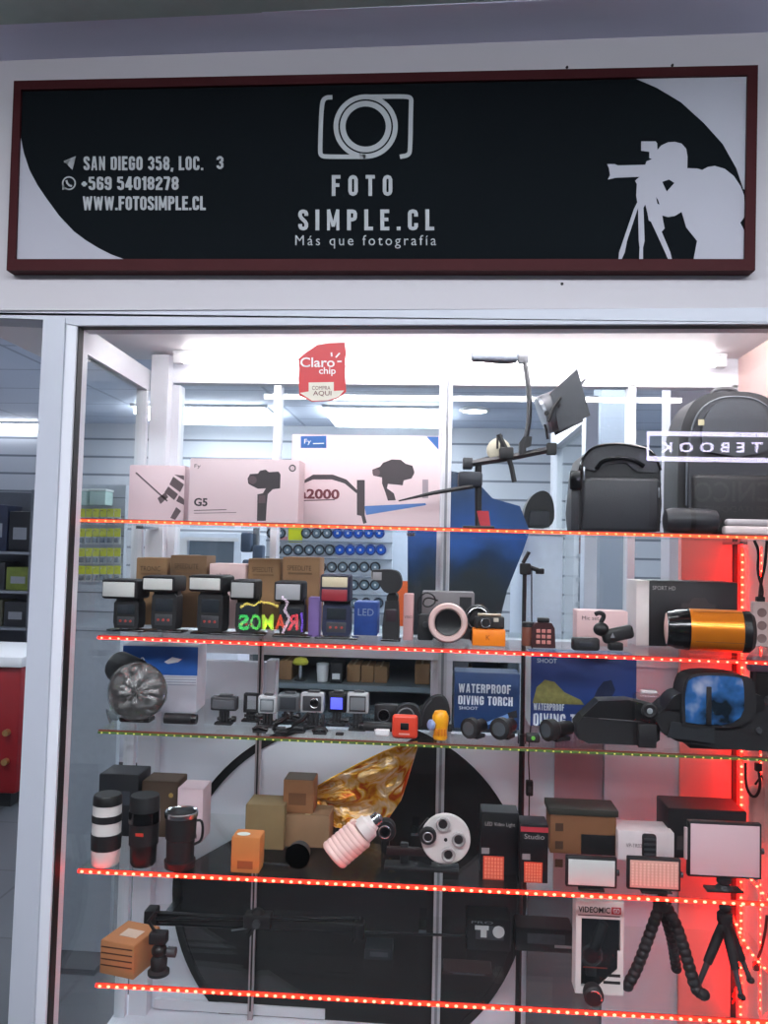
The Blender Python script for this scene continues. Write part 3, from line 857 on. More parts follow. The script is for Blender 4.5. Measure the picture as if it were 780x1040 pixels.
it.part('carry_handle', BLKG, lambda b: b.tube(chaikin([(-22, 0, 64), (-16, -2, 73), (0, -3, 76), (16, -2, 74), (26, 0, 68)]), 2.2, 8, flat=.6))
it.part('side_strap', NYL2, lambda b: b.box(-47, -39, -3, 0, 1, 62, 1.2).box(-46, -40, -4, -2, 44, 62, 1))
it.part('buckle', BLKG, lambda b: b.box(-49, -37, -6, -2.5, 42, 62, 2.5, 3))
it.part('zip_pull', mat('#9aa0a6', .3, metal=.8), lambda b: b.box(-35.5, -34, -4.6, -3.4, 52, 66, .3))
it.part('zip_pull', mat('#9aa0a6', .3, metal=.8), lambda b: b.box(40, 41.2, -2.6, -1.4, 36, 46, .3))
it = item('backpack', 'tall rounded black camera backpack beside the red-lit wall', 'bag', 748, 1.57, S1)
h = pxh(it, 395)
def bag_prof(w, h0, top): return [(-w, h0), (-w, top-60), (-w+4, top-34), (-w+14, top-12), (-w+30, top-2), (0, top), (w-30, top-2), (w-14, top-12), (w-4, top-34), (w, top-60), (w, h0)]
it.part('body', NYL, lambda b: b.prism([(x, z) for x, z in chaikin2(bag_prof(56, 2, h))], 10, 62))
it.part('front_panel', NYL2, lambda b: b.prism([(x, z) for x, z in chaikin2(bag_prof(47, 22, h-6))], 3, 11))
it.part('upper_pocket', mat('#33363c', .4, vary=.2, bump=.05, scale=200), lambda b: b.prism([(x, z) for x, z in chaikin2([(-34, 86), (-36, 112), (-24, h-14), (0, h-11), (24, h-14), (36, 112), (34, 86), (0, 80)])], -1, 4))
it.part('lower_pocket', NYL, lambda b: b.box(-44, 46, -1, 8, 1, 62, 5, 3))
it.part('piping', mat('#555a62', .35), lambda b: b.tube(chaikin([(-49, 3, 30), (-49, 3, h-64), (-40, 3, h-24), (-20, 3, h-9), (0, 3, h-7), (20, 3, h-9), (40, 3, h-24), (49, 3, h-64), (49, 3, 30)]), 1.0, 6))
it.part('tag', mat('#b7ae8c', .6), lambda b: b.box(-39, -33, -1.6, -.9, 112, 118))
it.part('carry_loop', NYL2, lambda b: b.tube(chaikin([(-14, 36, h-3), (-12, 36, h+7), (12, 36, h+7), (14, 36, h-3)]), 2.4, 6, flat=.6))
it = item('rolled_pouch', 'short black rolled pouch lying in front of the backpack', 'pouch', 702, 1.52, S1)
it.part('body', NYL2, lambda b: b.lathe([(0, 4), (2, 11), (8, 13), (44, 13), (52, 11), (56, 4)], (-28, 0, 13), (1, 0, 0), 24))
it.part('strap', BLK, lambda b: b.lathe([(0, 13.3), (5, 13.3), (5, 12.6), (0, 12.6)], (-4, 0, 13), (1, 0, 0), 24))
it = item('folded_cloth', 'folded red-lit pale cloth at the right end of the topmost shelf', 'cloth', 764, 1.505, S1)
it.part('lower_fold', mat('#d9c9c9', .7, bump=.3, scale=60), lambda b: b.box(-28, 26, -4, 9, 0, 9, 3, 3))
it.part('upper_fold', mat('#b9b2b6', .7, bump=.3, scale=60), lambda b: b.box(-26, 22, -3, 8, 9.2, 16, 3, 3))
# ------------------------------------------------------------------ second shelf: flashes and lights
def speedlite(label, xb, wb, xh, wh, yht, yhb, Y, face='#c9ccc8', glow=None, turn=0, lower=None, body=BLK2):
    """hot-shoe flash: foot, body with display and keys, tilting head with a frosted window"""
    it = item('camera_flash', label, 'camera flash', xb, Y, S2, 'camera flashes in a row', turn)
    zt = pxh(it, yht); zb = pxh(it, yhb)
    hx = xh-xb
    b0 = 3.4
    it.part('foot_plate', BLKG, lambda b: b.box(-wb*.75, wb*.75, -9, 9, 0, 2, .8))
    it.part('shoe', STEEL, lambda b: b.box(-wb*.3, wb*.3, -5, 5, 2.02, b0-.02, .3))
    it.part('body', body, lambda b: b.prism([(-wb/2+1.5, b0), (wb/2-1.5, b0), (wb/2, b0+6), (wb/2-.5, zb-4), (wb/2-3, zb-1), (-wb/2+3, zb-1), (-wb/2+.5, zb-4), (-wb/2, b0+6)], -8, 8))
    it.part('screen', mat('#2b3036', .15), lambda b: b.box(-wb*.34, wb*.34, -8.6, -8.05, b0+(zb-b0)*.48, b0+(zb-b0)*.82, .3))
    p = it.part('key_pad', GREY, lambda b: b.box(-wb*.34, wb*.34, -8.5, -8.05, b0+(zb-b0)*.10, b0+(zb-b0)*.40, .3))
    for kx in (-1, 0, 1):
        it.part('key', mat('#b04038', .5), lambda b: b.cyl((kx*wb*.2, -8.55, b0+(zb-b0)*.25), (kx*wb*.2, -9.1, b0+(zb-b0)*.25), 1.3, n=10), p)
    it.part('hinge', BLK, lambda b: b.cyl((-wb/2+1, 0, zb-.5), (wb/2-1, 0, zb-.5), 4.6, n=20) if abs(hx) < 30 else None)
    H = it.part('head', body, lambda b: b.box(hx-wh/2, hx+wh/2, -15, 17, zb+.2, zt, 3, 3))
    it.part('flash_window', mat(face, .25, vary=.06), lambda b: b.box(hx-wh/2+2.2, hx+wh/2-2.2, -16.2, -15.05, zb+2.8+(0 if not lower else (zt-zb)*.45), zt-2.6, .8), H)
    if lower: it.part('red_panel', mat(lower, .4), lambda b: b.box(hx-wh/2+2.2, hx+wh/2-2.2, -16, -15.05, zb+1.6, zb+.4+(zt-zb)*.45, .6), H)
    it.part('window_bezel', BLKG, lambda b: b.box(hx-wh/2+1, hx+wh/2-1, -15.6, -15.02, zt-2.4, zt-1.2, .2), H)
    return it
speedlite('camera flash at the left end of the row, head swung out to the left', 131, 27, 126, 38, 588, 608, 1.545, turn=-5)
speedlite('second camera flash from the left in the row, before a brown carton', 169, 27, 165, 35, 584.5, 601, 1.555, turn=-5)
speedlite('third camera flash from the left, with the tallest bright window', 216, 28, 213, 37, 584, 601, 1.545, turn=-9)
speedlite('fourth camera flash from the left, standing before a pink carton', 252, 24, 248.5, 27, 588.5, 609, 1.555, '#a9acac')
speedlite('fifth camera flash from the left, before the taller brown carton', 297, 26, 294, 29, 590, 611, 1.55, '#a4a8ac')
speedlite('camera flash with a cream and red front panel and a blue reflection in its body colour', 342, 29, 340.5, 30, 583, 611, 1.55, '#cfc6a8', lower='#8e2b34', body=mat('#1d2440', .5))  # blue of the body is a reflection put into its colour
# the flash turned sideways
it = item('camera_flash', 'camera flash turned sideways at the right end of the flash row', 'camera flash', 397, 1.55, S2, 'camera flashes in a row')
zt, zb = pxh(it, 577), pxh(it, 608)
it.part('foot_plate', BLKG, lambda b: b.box(-10, 10, -10, 10, 0, 2, .8))
it.part('body', BLK2, lambda b: b.prism([(-8, 2.1), (8, 2.1), (8.5, 12), (7, zb-2), (-6, zb-2), (-8.5, 14)], -10, 10))
it.part('screen', mat('#3a3036', .2), lambda b: b.box(-5, 5, -10.6, -10.05, 20, 32, .3))
it.part('hinge', BLK, lambda b: b.cyl((1, -9, zb+1), (1, 9, zb+1), 6, n=20))
H = it.part('head', BLK2, lambda b: b.prism(chaikin2([(-20, zt-2), (-20, zb+19), (-13, zb+17), (-8, zb+7), (2, zb+5), (10, zb+10), (10, zt-8), (4, zt-1), (-20, zt-2)])[:-1], -13, 13))
it.part('flash_window', mat('#b9b9b4', .3), lambda b: b.box(-21, -20.1, -11, 11, zb+20, zt-3, .3), H)
it.part('frosted_panel', mat('#8d8b8e', .4), lambda b: b.box(-19, -10, -13.6, -13.05, zb+19, zt-4, .3), H)

# cartons behind the flashes
KR = [BROWN, BROWN2, mat('#957150', .8, vary=.08)]
kraft = 'kraft cartons behind the flashes'
def kraft_box(label, x0, x1, yt, Y, m, words=None, d=34):
    it = carton('kraft_carton', label, x0, x1, yt, Y, S2, d, m, kraft, tape=mat('#a88a62', .5))
    zt = it.h
    it.part('label_panel', mat('#7a5c40', .8), lambda b: b.box(-it.w*.7, it.w*.6, -.15, -.02, zt-17, zt-15)).name = 'print_line'
    if words: it.text(words, -it.w*.75, it.w*.55, zt-13, zt-8, -.14, mat('#4a3524', .8))
    return it
kraft_box('brown carton behind the two leftmost flashes', 136, 168.5, 567, 1.665, KR[0], 'TRONIC')
kraft_box('taller brown carton behind the second and third flashes', 170.5, 208, 564.5, 1.645, KR[1], 'SPEEDLITE')
kraft_box('brown carton directly behind the fourth flash', 250, 283, 568, 1.665, KR[0], 'SPEEDLITE')
kraft_box('brown carton with dark lettering behind the fifth flash', 285, 323, 566.5, 1.645, KR[2], 'SPEEDLITE')
it = carton('white_carton', 'pale pink carton between the brown cartons behind the third flash', 210.5, 248, 573, 1.655, S2, 34, mat('#d9bcbc', .6), kraft)
it.text('photo', -it.w*.6, it.w*.2, it.h-14, it.h-9, -.14, DK2)
it = carton('violet_cast_carton', 'small carton coloured with a violet reflection right of the fifth flash', 312.5, 324, 607, 1.56, S2, 14, mat('#8a6fb0', .6))  # violet stands for a reflection, put into the base colour
it = carton('pink_carton', 'narrow pink carton just right of the sideways flash', 409, 419, 604, 1.56, S2, 24, mat('#c89a9a', .6))
it.text('V860', -4, 4, it.h-24, it.h-21, -.14, DK2)
it = carton('blue_carton', 'blue carton lying low behind the cream and red flash', 359, 383, 612, 1.62, S2, 30, mat('#2f55a8', .6, vary=.3, scale=60))
it.text('LED', -8, 8, 20, 27, -.14, mat('#9fb4d8', .5))
# ring light group
it = carton('grey_carton', 'grey carton behind the round ring light', 428, 481, 602, 1.62, S2, 30, mat('#6f6a6d', .5))
it.part('dark_panel', BLK2, lambda b: b.box(it.w-15, it.w-3, -.3, -.02, it.h-26, it.h-4))
it = item('ring_light', 'round pink-white macro ring light propped on the second shelf', 'ring light', 454.5, 1.54, S2)
cz = 21
it.part('ring', mat('#d8b8b4', .35, vary=.04), lambda b: b.lathe([(-3, 13.4), (-5, 15), (-5, 18.6), (-3, 20), (5, 20), (6, 18), (6, 14), (5, 13.2), (-3, 13.4)], (0, 0, cz), (0, 1, 0), 48))
it.part('inner_rim', BLK, lambda b: b.lathe([(-3.5, 11.2), (-4.5, 12.6), (-3, 13.2), (7, 13), (7, 11)], (0, 0, cz), (0, 1, 0), 48))
it.part('outer_rim', GREY, lambda b: b.torus((0, 0, cz), (0, 1, 0), 20.2, .8, 48, 8))
it = item('ring_controller', 'black controller box with a looped cable beside the ring light', 'controller', 432, 1.58, S2)
it.part('body', BLK2, lambda b: b.box(-8, 8, -5, 8, 0, 26, 2))
it.part('knob', GREY, lambda b: b.cyl((0, -5.05, 16), (0, -7.5, 16), 3))
it.part('cable', BLK, lambda b: b.tube(chaikin([(-6, 0, 25.5), (-10, 0, 38), (-2, -2, 49), (8, -1, 46), (10, 0, 38), (2, 0, 33), (-4, 1, 36), (0, 0, 44), (12, 1, 40)]), .9, 6))
it = carton('orange_box', 'small bright orange box carrying a little camera', 480, 513, 640, 1.52, S2, 22, mat('#f0820e', .45))
it.text('Kodak'.upper()[:0] or 'K', -3, 1, 6, 11, -.14, mat('#a33b12', .5))
ob = it
k_up = (ob.h+.9)*ob.k
it = item('compact_camera', 'small dark camera sitting on the orange box', 'camera', 497, 1.535, S2, up=k_up)
it.part('body', BLK2, lambda b: b.box(-15, 15, -2, 8, 0, 12, 1.5))
it.part('top_plate', mat('#9a8a76', .35, metal=.5), lambda b: b.box(-12, 12, -1, 7, 12.05, 15, 1))
l = it.part('lens', BLK, lambda b: b.lathe([(0, 6), (4, 6), (5, 5), (5, 0)], (-4, -2.05, 6), (0, -1, 0), 24))
it.part('lens_ring', STEEL, lambda b: b.torus((-4, -7.2, 6), (0, 1, 0), 4.6, .5, 24, 6), l)
it.part('viewfinder', mat('#c8c0b0', .2), lambda b: b.box(4, 9, -2.6, -2.05, 7, 11, .3))
it.part('shutter_button', STEEL, lambda b: b.cyl((9, 3, 15), (9, 3, 16.5), 1.6, n=12))
it = item('spare_lens', 'short lens standing behind the orange box with its glass showing', 'lens', 474, 1.60, S2, up=0)
it = it
it.part('barrel', BLK2, lambda b: b.lathe([(0, 12), (3, 13), (14, 13), (16, 12), (16, 9), (13, 8)], (10, -2, 24), (0, -1, 0), 32))
it.part('stand', GREY, lambda b: b.box(3, 17, -2, 10, 0, 11, 1))
it.part('front_glass', mat('#3a2f38', .05), lambda b: b.lathe([(0, 8.5), (1.6, 5), (2.2, 0)], (10, -13, 24), (0, -1, 0), 24))
it.part('lens_ring', STEEL, lambda b: b.torus((10, -18, 24), (0, 1, 0), 10.5, .8, 32, 8))
# trigger, jar
it = item('flash_trigger', 'dark red-lit flash trigger with a key grid and top shoe', 'flash trigger', 551.5, 1.53, S2)
it.part('body', mat('#3a1c1e', .4), lambda b: b.prism([(-12, 0), (12, 0), (11, 20), (8, 25), (-8, 25), (-11, 20)], -4, 6))
it.part('shoe', BLK, lambda b: b.box(-6, 6, -2, 5, 25.05, 30, 1))
for i in range(3):
    for j in range(3):
        it.part('key', mat('#c9837a', .4), lambda b: b.box(-7.5+i*5.4, -3.6+i*5.4, -5, -4.05, 4+j*5.6, 7.6+j*5.6, .4))
it = item('film_canister', 'small reddish canister left of the flash trigger', 'canister', 536, 1.55, S2)
it.part('body', mat('#7d4a3c', .4), lambda b: b.lathe([(0, 5.4), (1, 6), (18, 6), (19, 5.6)], n=24))
it.part('lid', BLK2, lambda b: b.lathe([(19.05, 6.4), (23, 6.4), (24, 5.6), (24, 0)], n=24))
# microphones
it = carton('pink_carton', 'low pink carton behind the clip-on microphone set', 586, 637, 621, 1.585, S2, 26, mat('#d6b3b3', .55))
it.text('Mic set', -it.w+5, -it.w+22, it.h-9, it.h-5, -.14, DK)
it = item('microphone_receiver', 'flat black receiver lying before the low pink carton', 'receiver', 594.5, 1.51, S2)
it.part('body', BLK2, lambda b: b.box(-14, 14, -5, 6, 0, 13, 3, 3))
it.part('screen', mat('#33363c', .15), lambda b: b.box(-7, 7, -5.6, -5.05, 4, 9, .3))
it = item('wireless_microphone', 'black wireless microphone with a bent gooseneck and clamp', 'microphone', 622, 1.53, S2)
it.part('body', BLK2, lambda b: b.box(-15, 17, -5, 5, -7, 7, 4, 3, M=Matrix.Translation((4, 0, 16)) @ Matrix.Rotation(R(-14), 4, 'Y')))
it.part('foot', BLK, lambda b: b.box(-4, 10, -5, 7, 0, 8, 1.5))
it.part('button', mat('#8b8d92', .3), lambda b: b.prism([(-3, 13), (1, 13), (-1, 18)], -5.9, -5.2))
it.part('gooseneck', BLK2, lambda b: b.tube(chaikin([(-10, 0, 14), (-13, 0, 26), (-8, -1, 35), (-14, -2, 38), (-18, -3, 36)]), 2.4, 8))
it.part('capsule', BLK, lambda b: b.ell((-12, -2, 21), 8, 6, 7, 10))
# white and black box with the large strobe before it
it = carton('strobe_box', 'large black box with a white side panel behind the orange lamp', 660, 748, 591, 1.63, S2, 44, mat('#1c1a1d', .4))
it.part('white_side', mat('#e2d8d6', .5), lambda b: b.box(-it.w-13, -it.w-.1, .4, it.d, 0, it.h, .3))
it.part('camera_print', mat('#3a3436', .5), lambda b: b.prism([(-12, it.h-38), (-12, it.h-22), (-4, it.h-22), (0, it.h-16), (12, it.h-16), (16, it.h-22), (22, it.h-22), (22, it.h-38)], -.2, -.05))
it.text('SPORT HD', -it.w+3, -it.w+26, it.h-9, it.h-5, -.14, mat('#b9b5b5', .5))
it = item('strobe_lamp', 'large orange cylindrical studio lamp lying on the second shelf', 'lamp', 716, 1.555, S2)
axl = Vector((1, -.16, 0)).normalized()
st = Vector((-36, 6, 22.2))
ORG = mat('#e8851c', .28, metal=.55, vary=.06, coat=.3)
it.part('barrel', ORG, lambda b: b.lathe([(20, 20.6), (21, 21.4), (70, 21.4), (71, 20.6)], st, axl, 48))
for a_ in (35, 75, 120, 150):
    pass
it.part('front_collar', BLKG, lambda b: b.lathe([(-1, 17), (0, 18.2), (4, 18.6), (8, 20.4), (20.8, 21.2)], st, axl, 48))
it.part('end_cap', BLK, lambda b: b.lathe([(70.5, 21.5), (78, 20.8), (82, 17), (82.5, 0)], st, axl, 48))
it.part('front_glass', mat('#e9bdb8', .3, vary=.05), lambda b: b.lathe([(-2.5, 0), (-2.2, 10), (-.9, 16.6), (.5, 17)], st, axl, 40))
it.part('groove', mat('#9a4a10', .4), lambda b: [b.tube([st+axl*t+Vector((0, -21.5*math.sin(R(a_)), 21.5*math.cos(R(a_)))) for t in (22, 69)], .35, 5) for a_ in (28, 70, 118)])

# ------------------------------------------------------------------ third shelf
it = carton('lamp_box', 'blue and white lamp carton behind the plastic-wrapped flash', 123, 199, 656, 1.635, S3, 44, mat('#c3c6d2', .5), rz=5)
it.part('blue_panel', mat('#2256a4', .45, vary=.1), lambda b: b.box(-it.w, it.w, -.25, -.02, it.h*.56, it.h-.4))
it.part('script_print', WHITE, lambda b: [b.tube(chaikin([(-30, -.3, it.h-26), (-30, -.3, it.h-10), (-22, -.3, it.h-14), (-24, -.3, it.h-26), (-18, -.3, it.h-8), (-14, -.3, it.h-24)]), .5, 4), b.prism([(4, it.h-16), (12, it.h-11), (22, it.h-13), (18, it.h-16), (8, it.h-18)], -.4, -.26)])
it.part('stripe_print', mat('#8f94a4', .5), lambda b: [b.box(-it.w+1, it.w-1, -.2, -.03, z, z+.9) for z in (it.h*.53, it.h*.49, it.h*.45, it.h*.41)])
it = item('wrapped_flash_head', 'black round flash head wrapped in crinkled clear plastic', 'flash head', 137, 1.545, S3)
c_ = Vector((3, 0, 31))
axv = Vector((.25, -1, .1)).normalized()
it.part('reflector', BLK2, lambda b: b.lathe([(0, 14), (6, 20), (20, 27), (22, 28.5), (23, 28), (20, 24), (10, 12), (9, 0)], c_-axv*12, axv, 40))
it.part('housing', BLK, lambda b: b.lathe([(0, 14), (3, 17), (28, 16), (32, 14)], Vector((-2, 8, 44)), Vector((-.75, .3, .25)), 28))
def film(b):
    n, mR = 30, 9
    rnd = random.Random(5)
    rings = []
    U = axv.orthogonal().normalized(); Vv = axv.cross(U)
    for j in range(mR):
        r = 29.5*math.sin(PI/2*j/(mR-1)); t = 11.5+8*math.cos(PI/2*j/(mR-1))
        rings.append([b.bm.verts.new(c_+axv*(t+rnd.uniform(-1.6, 1.6)-(0 if j < mR-1 else 0))+(U*math.cos(2*PI*i/n)+Vv*math.sin(2*PI*i/n))*(r+rnd.uniform(-.6, .8)*(j > 0))) for i in range(n)])
    for a, q_ in zip(rings, rings[1:]):
        for i in range(n): b.bm.faces.new((a[i], a[(i+1) % n], q_[(i+1) % n], q_[i]))
    b.bm.faces.new(rings[0])
it.part('plastic_wrap', G_FILM, film, angle=10)
it.part('wrap_knot', G_FILM, lambda b: b.lathe([(0, 4), (4, 7), (9, 5), (12, 8)], Vector((-14, -4, 9)), Vector((-.6, -.2, -.2)), 10), angle=10)
it.part('foot', BLK2, lambda b: b.box(-14, 18, -8, 10, 0, 5, 2))
it = item('black_rod', 'thick black rod lying in front of the blue and white carton', 'rod', 183, 1.535, S3)
it.part('shaft', BLK2, lambda b: b.cyl((-16, 0, 5.6), (12, 0, 5.6), 5.4, n=24))
it.part('end_cap', BLKG, lambda b: b.cyl((12.05, 0, 5.6), (17, 0, 5.6), 5.5, 5, 24))

CLR = mat('#aeb4b8', .25, vary=.05)
def action_cam(label, x, ytop, Y, w, h, shell, face, lens=True, mount=True, screen=None, frame_only=False, name='action_camera', cat='action camera'):
    it = item(name, label, cat, x, Y, S3, 'small action cameras and housings on the third shelf')
    zt = pxh(it, ytop); z0 = zt-h
    if frame_only:
        it.part('frame', shell, lambda b: b.box(-w/2, w/2, -4, 4, z0, z0+2.2, .6).box(-w/2, w/2, -4, 4, zt-2.2, zt, .6).box(-w/2, -w/2+2.2, -4, 4, z0, zt, .6).box(w/2-2.2, w/2, -4, 4, z0, zt, .6))
    else:
        it.part('housing', shell, lambda b: b.box(-w/2, w/2, -5, 6, z0, zt, 2, 3))
        it.part('front_panel', face, lambda b: b.box(-w/2+2.6, w/2-2.6, -5.9, -5.05, z0+2.4, zt-3, .8))
        if screen: it.part('screen', screen, lambda b: b.box(-w/2+3.5, w/2-3.5, -6.4, -5.95, z0+4, zt-4.5, .3))
        if lens:
            l = it.part('lens', BLKG, lambda b: b.lathe([(0, 5), (2.4, 5), (3, 4.2), (2.2, 2.6), (2.2, 0)], (w*.12, -5.95, (z0+zt)/2+.5), (0, -1, 0), 24))
            it.part('lens_ring', STEEL, lambda b: b.torus((w*.12, -8.6, (z0+zt)/2+.5), (0, 1, 0), 4.6, .4, 24, 6), l)
        it.part('latch', GREY, lambda b: b.box(-w*.2, w*.3, -3, 3, zt+.05, zt+2, .6))
    if mount:
        it.part('mount', BLK2, lambda b: b.box(-4.5, -2, -3, 3, 2.5, z0-.05).box(-.9, 1.3, -3, 3, 2.5, z0-.05).box(2.4, 4.6, -3, 3, 2.5, z0-.05))
        it.part('thumb_screw', BLK, lambda b: b.cyl((-7, 0, 5.5), (8, 0, 5.5), 1.6, n=12).cyl((8, 0, 5.5), (12, 0, 5.5), 3, n=8))
        it.part('base', BLK2, lambda b: b.box(-9, 9, -6, 6, 0, 2.4, .8))
    else:
        it.part('base', BLK2, lambda b: b.box(-6, 6, -4, 4, 0, z0-.05, .8))
    return it
it = action_cam('small rectangular light with two top tabs, leftmost of the little cameras', 227.5, 707, 1.55, 27, 14, GREY, mat('#5a5f64', .3), lens=False, name='underwater_light', cat='underwater light')
it.part('led_grid', mat('#9aa0a4', .3), lambda b: [b.box(-9+i*4, -6.6+i*4, -6.6, -5.95, it_z+j*4, it_z+2.4+j*4) for i in range(5) for j in range(2)]) if False else None
action_cam('open black camera frame between the small light and the white housing', 255, 704, 1.585, 15, 19, BLK2, BLK, frame_only=True, name='open_camera_cage', cat='camera frame')
action_cam('white-edged housing with a square front panel, third from the left', 271.5, 706, 1.54, 19, 18, CLR, mat('#60686c', .2), lens=False, screen=mat('#8f989c', .2))
action_cam('pale dark-faced camera housing half hidden behind its neighbours', 293, 704, 1.60, 22, 18, mat('#6d7478', .3), mat('#3c4146', .3), lens=False)
action_cam('silver action camera with a round black lens in a clear housing', 317, 703, 1.56, 24, 20, CLR, GREY)
action_cam('black action camera with its blue screen lit', 342, 703, 1.58, 19, 20, BLK2, BLK, lens=False, screen=emis('#5a62ff', .9))
action_cam('silver housing with a square dark window, right of the blue screen', 363, 703, 1.545, 22, 21, CLR, BLK2, lens=False, screen=mat('#70767a', .2))

def clip(label, x, Y, pts, w=2.2, rz=0, name='camera_clip', cat='clip'):
    it = item(name, label, cat, x, Y, S3, 'small black camera clips', rz)
    it.part('base', BLK2, lambda b: b.box(-7, 7, -4, 5, 0, 2.2, .8))
    it.part('jaw', BLK, lambda b: b.tube(chaikin([(p, 0, q_) for p, q_ in pts]), w, 6, flat=1.4))
    it.part('screw', GREY, lambda b: b.cyl((-5, -1, 5), (5, -1, 5), 1.5, n=10))
    return it
clip('flat black clip lying at the front edge under the white housing', 264, 1.495, [(-7, 2.3), (-2, 6), (4, 4), (8, 3)])
clip('black elbow clip in front, left of the bent pair', 285, 1.50, [(-7, 2.3), (-4, 10), (4, 13), (8, 20)])
clip('black elbow clip in front, right of the bent pair', 303, 1.505, [(-7, 2.3), (-4, 9), (3, 12), (10, 20)])
it = clip('black upright clamp with two prongs in front of the lit screen', 325, 1.50, [(-7, 2.3), (-3, 7), (3, 7), (7, 2.3)])
it.part('prong', BLK2, lambda b: b.box(-5, -2, -2, 2, 2.2, 22, .8)); it.part('prong', BLK2, lambda b: b.box(1, 4, -2, 2, 2.2, 20, .8))
it = item('battery_pack', 'tiny black battery lying flat near the shelf edge', 'battery', 345, 1.50, S3)
it.part('body', BLK2, lambda b: b.box(-4, 4, -3, 3, 0, 2.4, .5)); it.part('contacts', STEEL, lambda b: b.box(-3, 3, -3.3, -3.05, .6, 1.6))
it = item('small_tube', 'black tube lying behind the red float on the third shelf', 'tube', 385, 1.54, S3)
it.part('shaft', BLK2, lambda b: b.cyl((-16, 0, 5), (14, 0, 5), 4.8, n=20)); it.part('cap', BLKG, lambda b: b.cyl((-20, 0, 5), (-16.05, 0, 5), 4.2, 4.9, 20))
it = item('black_camera', 'black compact camera with a lens behind the small tube', 'camera', 392, 1.60, S3)
it.part('body', BLK2, lambda b: b.box(-12, 12, -4, 6, 0, 21, 2)); l = it.part('lens', BLKG, lambda b: b.lathe([(0, 6.5), (4, 6.2), (4.4, 4), (3, 0)], (-2, -4.05, 11), (0, -1, 0), 24)); it.part('lens_ring', GREY, lambda b: b.torus((-2, -8, 11), (0, 1, 0), 6, .6, 24, 6), l)
it = item('strap_mount', 'black folding strap mount with grey band behind the red float', 'mount', 414, 1.56, S3)
it.part('body', BLK2, lambda b: b.prism(chaikin2([(-13, 0), (-14, 18), (-6, 27), (8, 27), (14, 16), (13, 0), (-13, 0)])[:-1], -5, 7)); it.part('band', mat('#73787c', .4), lambda b: b.tube(chaikin([(-13, -5.6, 6), (-9, -5.6, 22), (4, -5.6, 24), (9, -5.6, 8)]), .8, 6))
it = item('black_hood', 'black peaked lens hood behind the yellow torch', 'lens hood', 443, 1.60, S3)
it.part('body', BLK2, lambda b: b.prism(chaikin2([(-16, 0), (-15, 20), (-6, 30), (5, 33), (13, 24), (15, 0), (-16, 0)])[:-1], -6, 8)); it.part('rim', GREY, lambda b: b.tube(chaikin([(-15, -6.6, 2), (-13, -6.6, 19), (-5, -6.6, 28)]), .9, 6))
it = item('red_float', 'square red plastic float with a dark opening at the shelf edge', 'frame', 411, 1.495, S3)
RDP = mat('#d6452f', .35)
it.part('body', RDP, lambda b: b.box(-13, 13, -3, 3, 0, 24, 3.5, 3))
it.part('opening', BLK, lambda b: b.box(-4.5, 4, -3.6, -3.05, 9, 16, .6)); it.part('slot', mat('#e8a79c', .4), lambda b: b.box(-6, 5, -3.5, -3.05, 4, 5.6, .3))
it = item('white_block', 'small white block left of the red float', 'block', 388.5, 1.51, S3)
it.part('body', WHITE, lambda b: b.box(-7, 7, -3, 4, 0, 6, .8)); it.part('cap', mat('#b9bdc2', .4), lambda b: b.box(-8.6, -7.05, -2.5, 3.5, .6, 5.4, .4))
it = item('dive_torch', 'yellow dive torch standing with a pale blue knob', 'torch', 447, 1.50, S3)
YEL = mat('#eaa51c', .35)
it.part('body', YEL, lambda b: b.lathe([(0, 6.5), (2, 7.5), (8, 6.6), (16, 8), (23, 8.4), (28, 6), (29.5, 0)], n=28))
it.part('side_grip', mat('#d2781a', .4), lambda b: [b.box(-5+i*3, -3.4+i*3, -8.8, -6.6, 5, 12, .4) for i in range(4)])
it.part('blue_knob', mat('#8b9cc8', .4), lambda b: b.lathe([(0, 3), (2, 5.4), (5, 5.4), (7, 3)], (-6, -4, 15), (-1, -.4, 0), 14))
it.part('black_clip', BLK2, lambda b: b.box(7.5, 12, -2, 3, 8, 15, 1))
# diving torch cartons
WT_ = mat('#c9d4e0', .5)
def btext(it, s_, x0, x1, z0, z1): block_text(s_, it.root, Vector((x0, -.14, z0))*it.k, Vector((x1-x0, 0, 0))*it.k, Vector((0, 0, z1-z0))*it.k, WT_, .1, thick=.0003)
NAV = mat('#1d3a66', .4, vary=.35, scale=14)
it = carton('torch_box', 'small dark blue diving torch carton with white lettering', 461, 527, 684, 1.60, S3, 34, NAV)
btext(it, 'WATERPROOF', -it.w+4, it.w-9, it.h-20, it.h-11); btext(it, 'DIVING TORCH', -it.w+4, it.w-7, it.h-32, it.h-23); it.text('SHOOT', -it.w+5, -it.w+24, it.h-37, it.h-34, -.14, WT_)
it.part('beam_print', mat('#6f95c8', .4), lambda b: b.prism([(-22, it.h-60), (-19, it.h-57), (it.w-12, it.h-40), (it.w-10, it.h-44)], -.2, -.05)); it.part('torch_print', BLK2, lambda b: b.prism([(it.w-12, it.h-39), (it.w-10, it.h-46), (it.w-2, it.h-43), (it.w-3, it.h-36)], -.24, -.06))
it = carton('torch_box', 'larger blue carton printed with a coral reef and a diving torch', 539, 645, 665.5, 1.645, S3, 40, mat('#28407e', .4, vary=.25, scale=8))
it.text('SHOOT', -it.w+6, -it.w+26, it.h-9, it.h-4.5, -.14, WT_, bold=.01); btext(it, 'WATERPROOF', -it.w+3, -it.w+34, it.h-57, it.h-50); btext(it, 'DIVING TORCH', -it.w+3, it.w-34, it.h-73, it.h-60)
it.part('coral_print', mat('#7d7a44', .6, vary=.5, scale=120), lambda b: b.prism([(-it.w+2, it.h-50), (-it.w+6, it.h-34), (-it.w+14, it.h-26), (-it.w+24, it.h-28), (-it.w+34, it.h-38), (-it.w+50, it.h-45), (-it.w+54, it.h-50)], -.2, -.05))
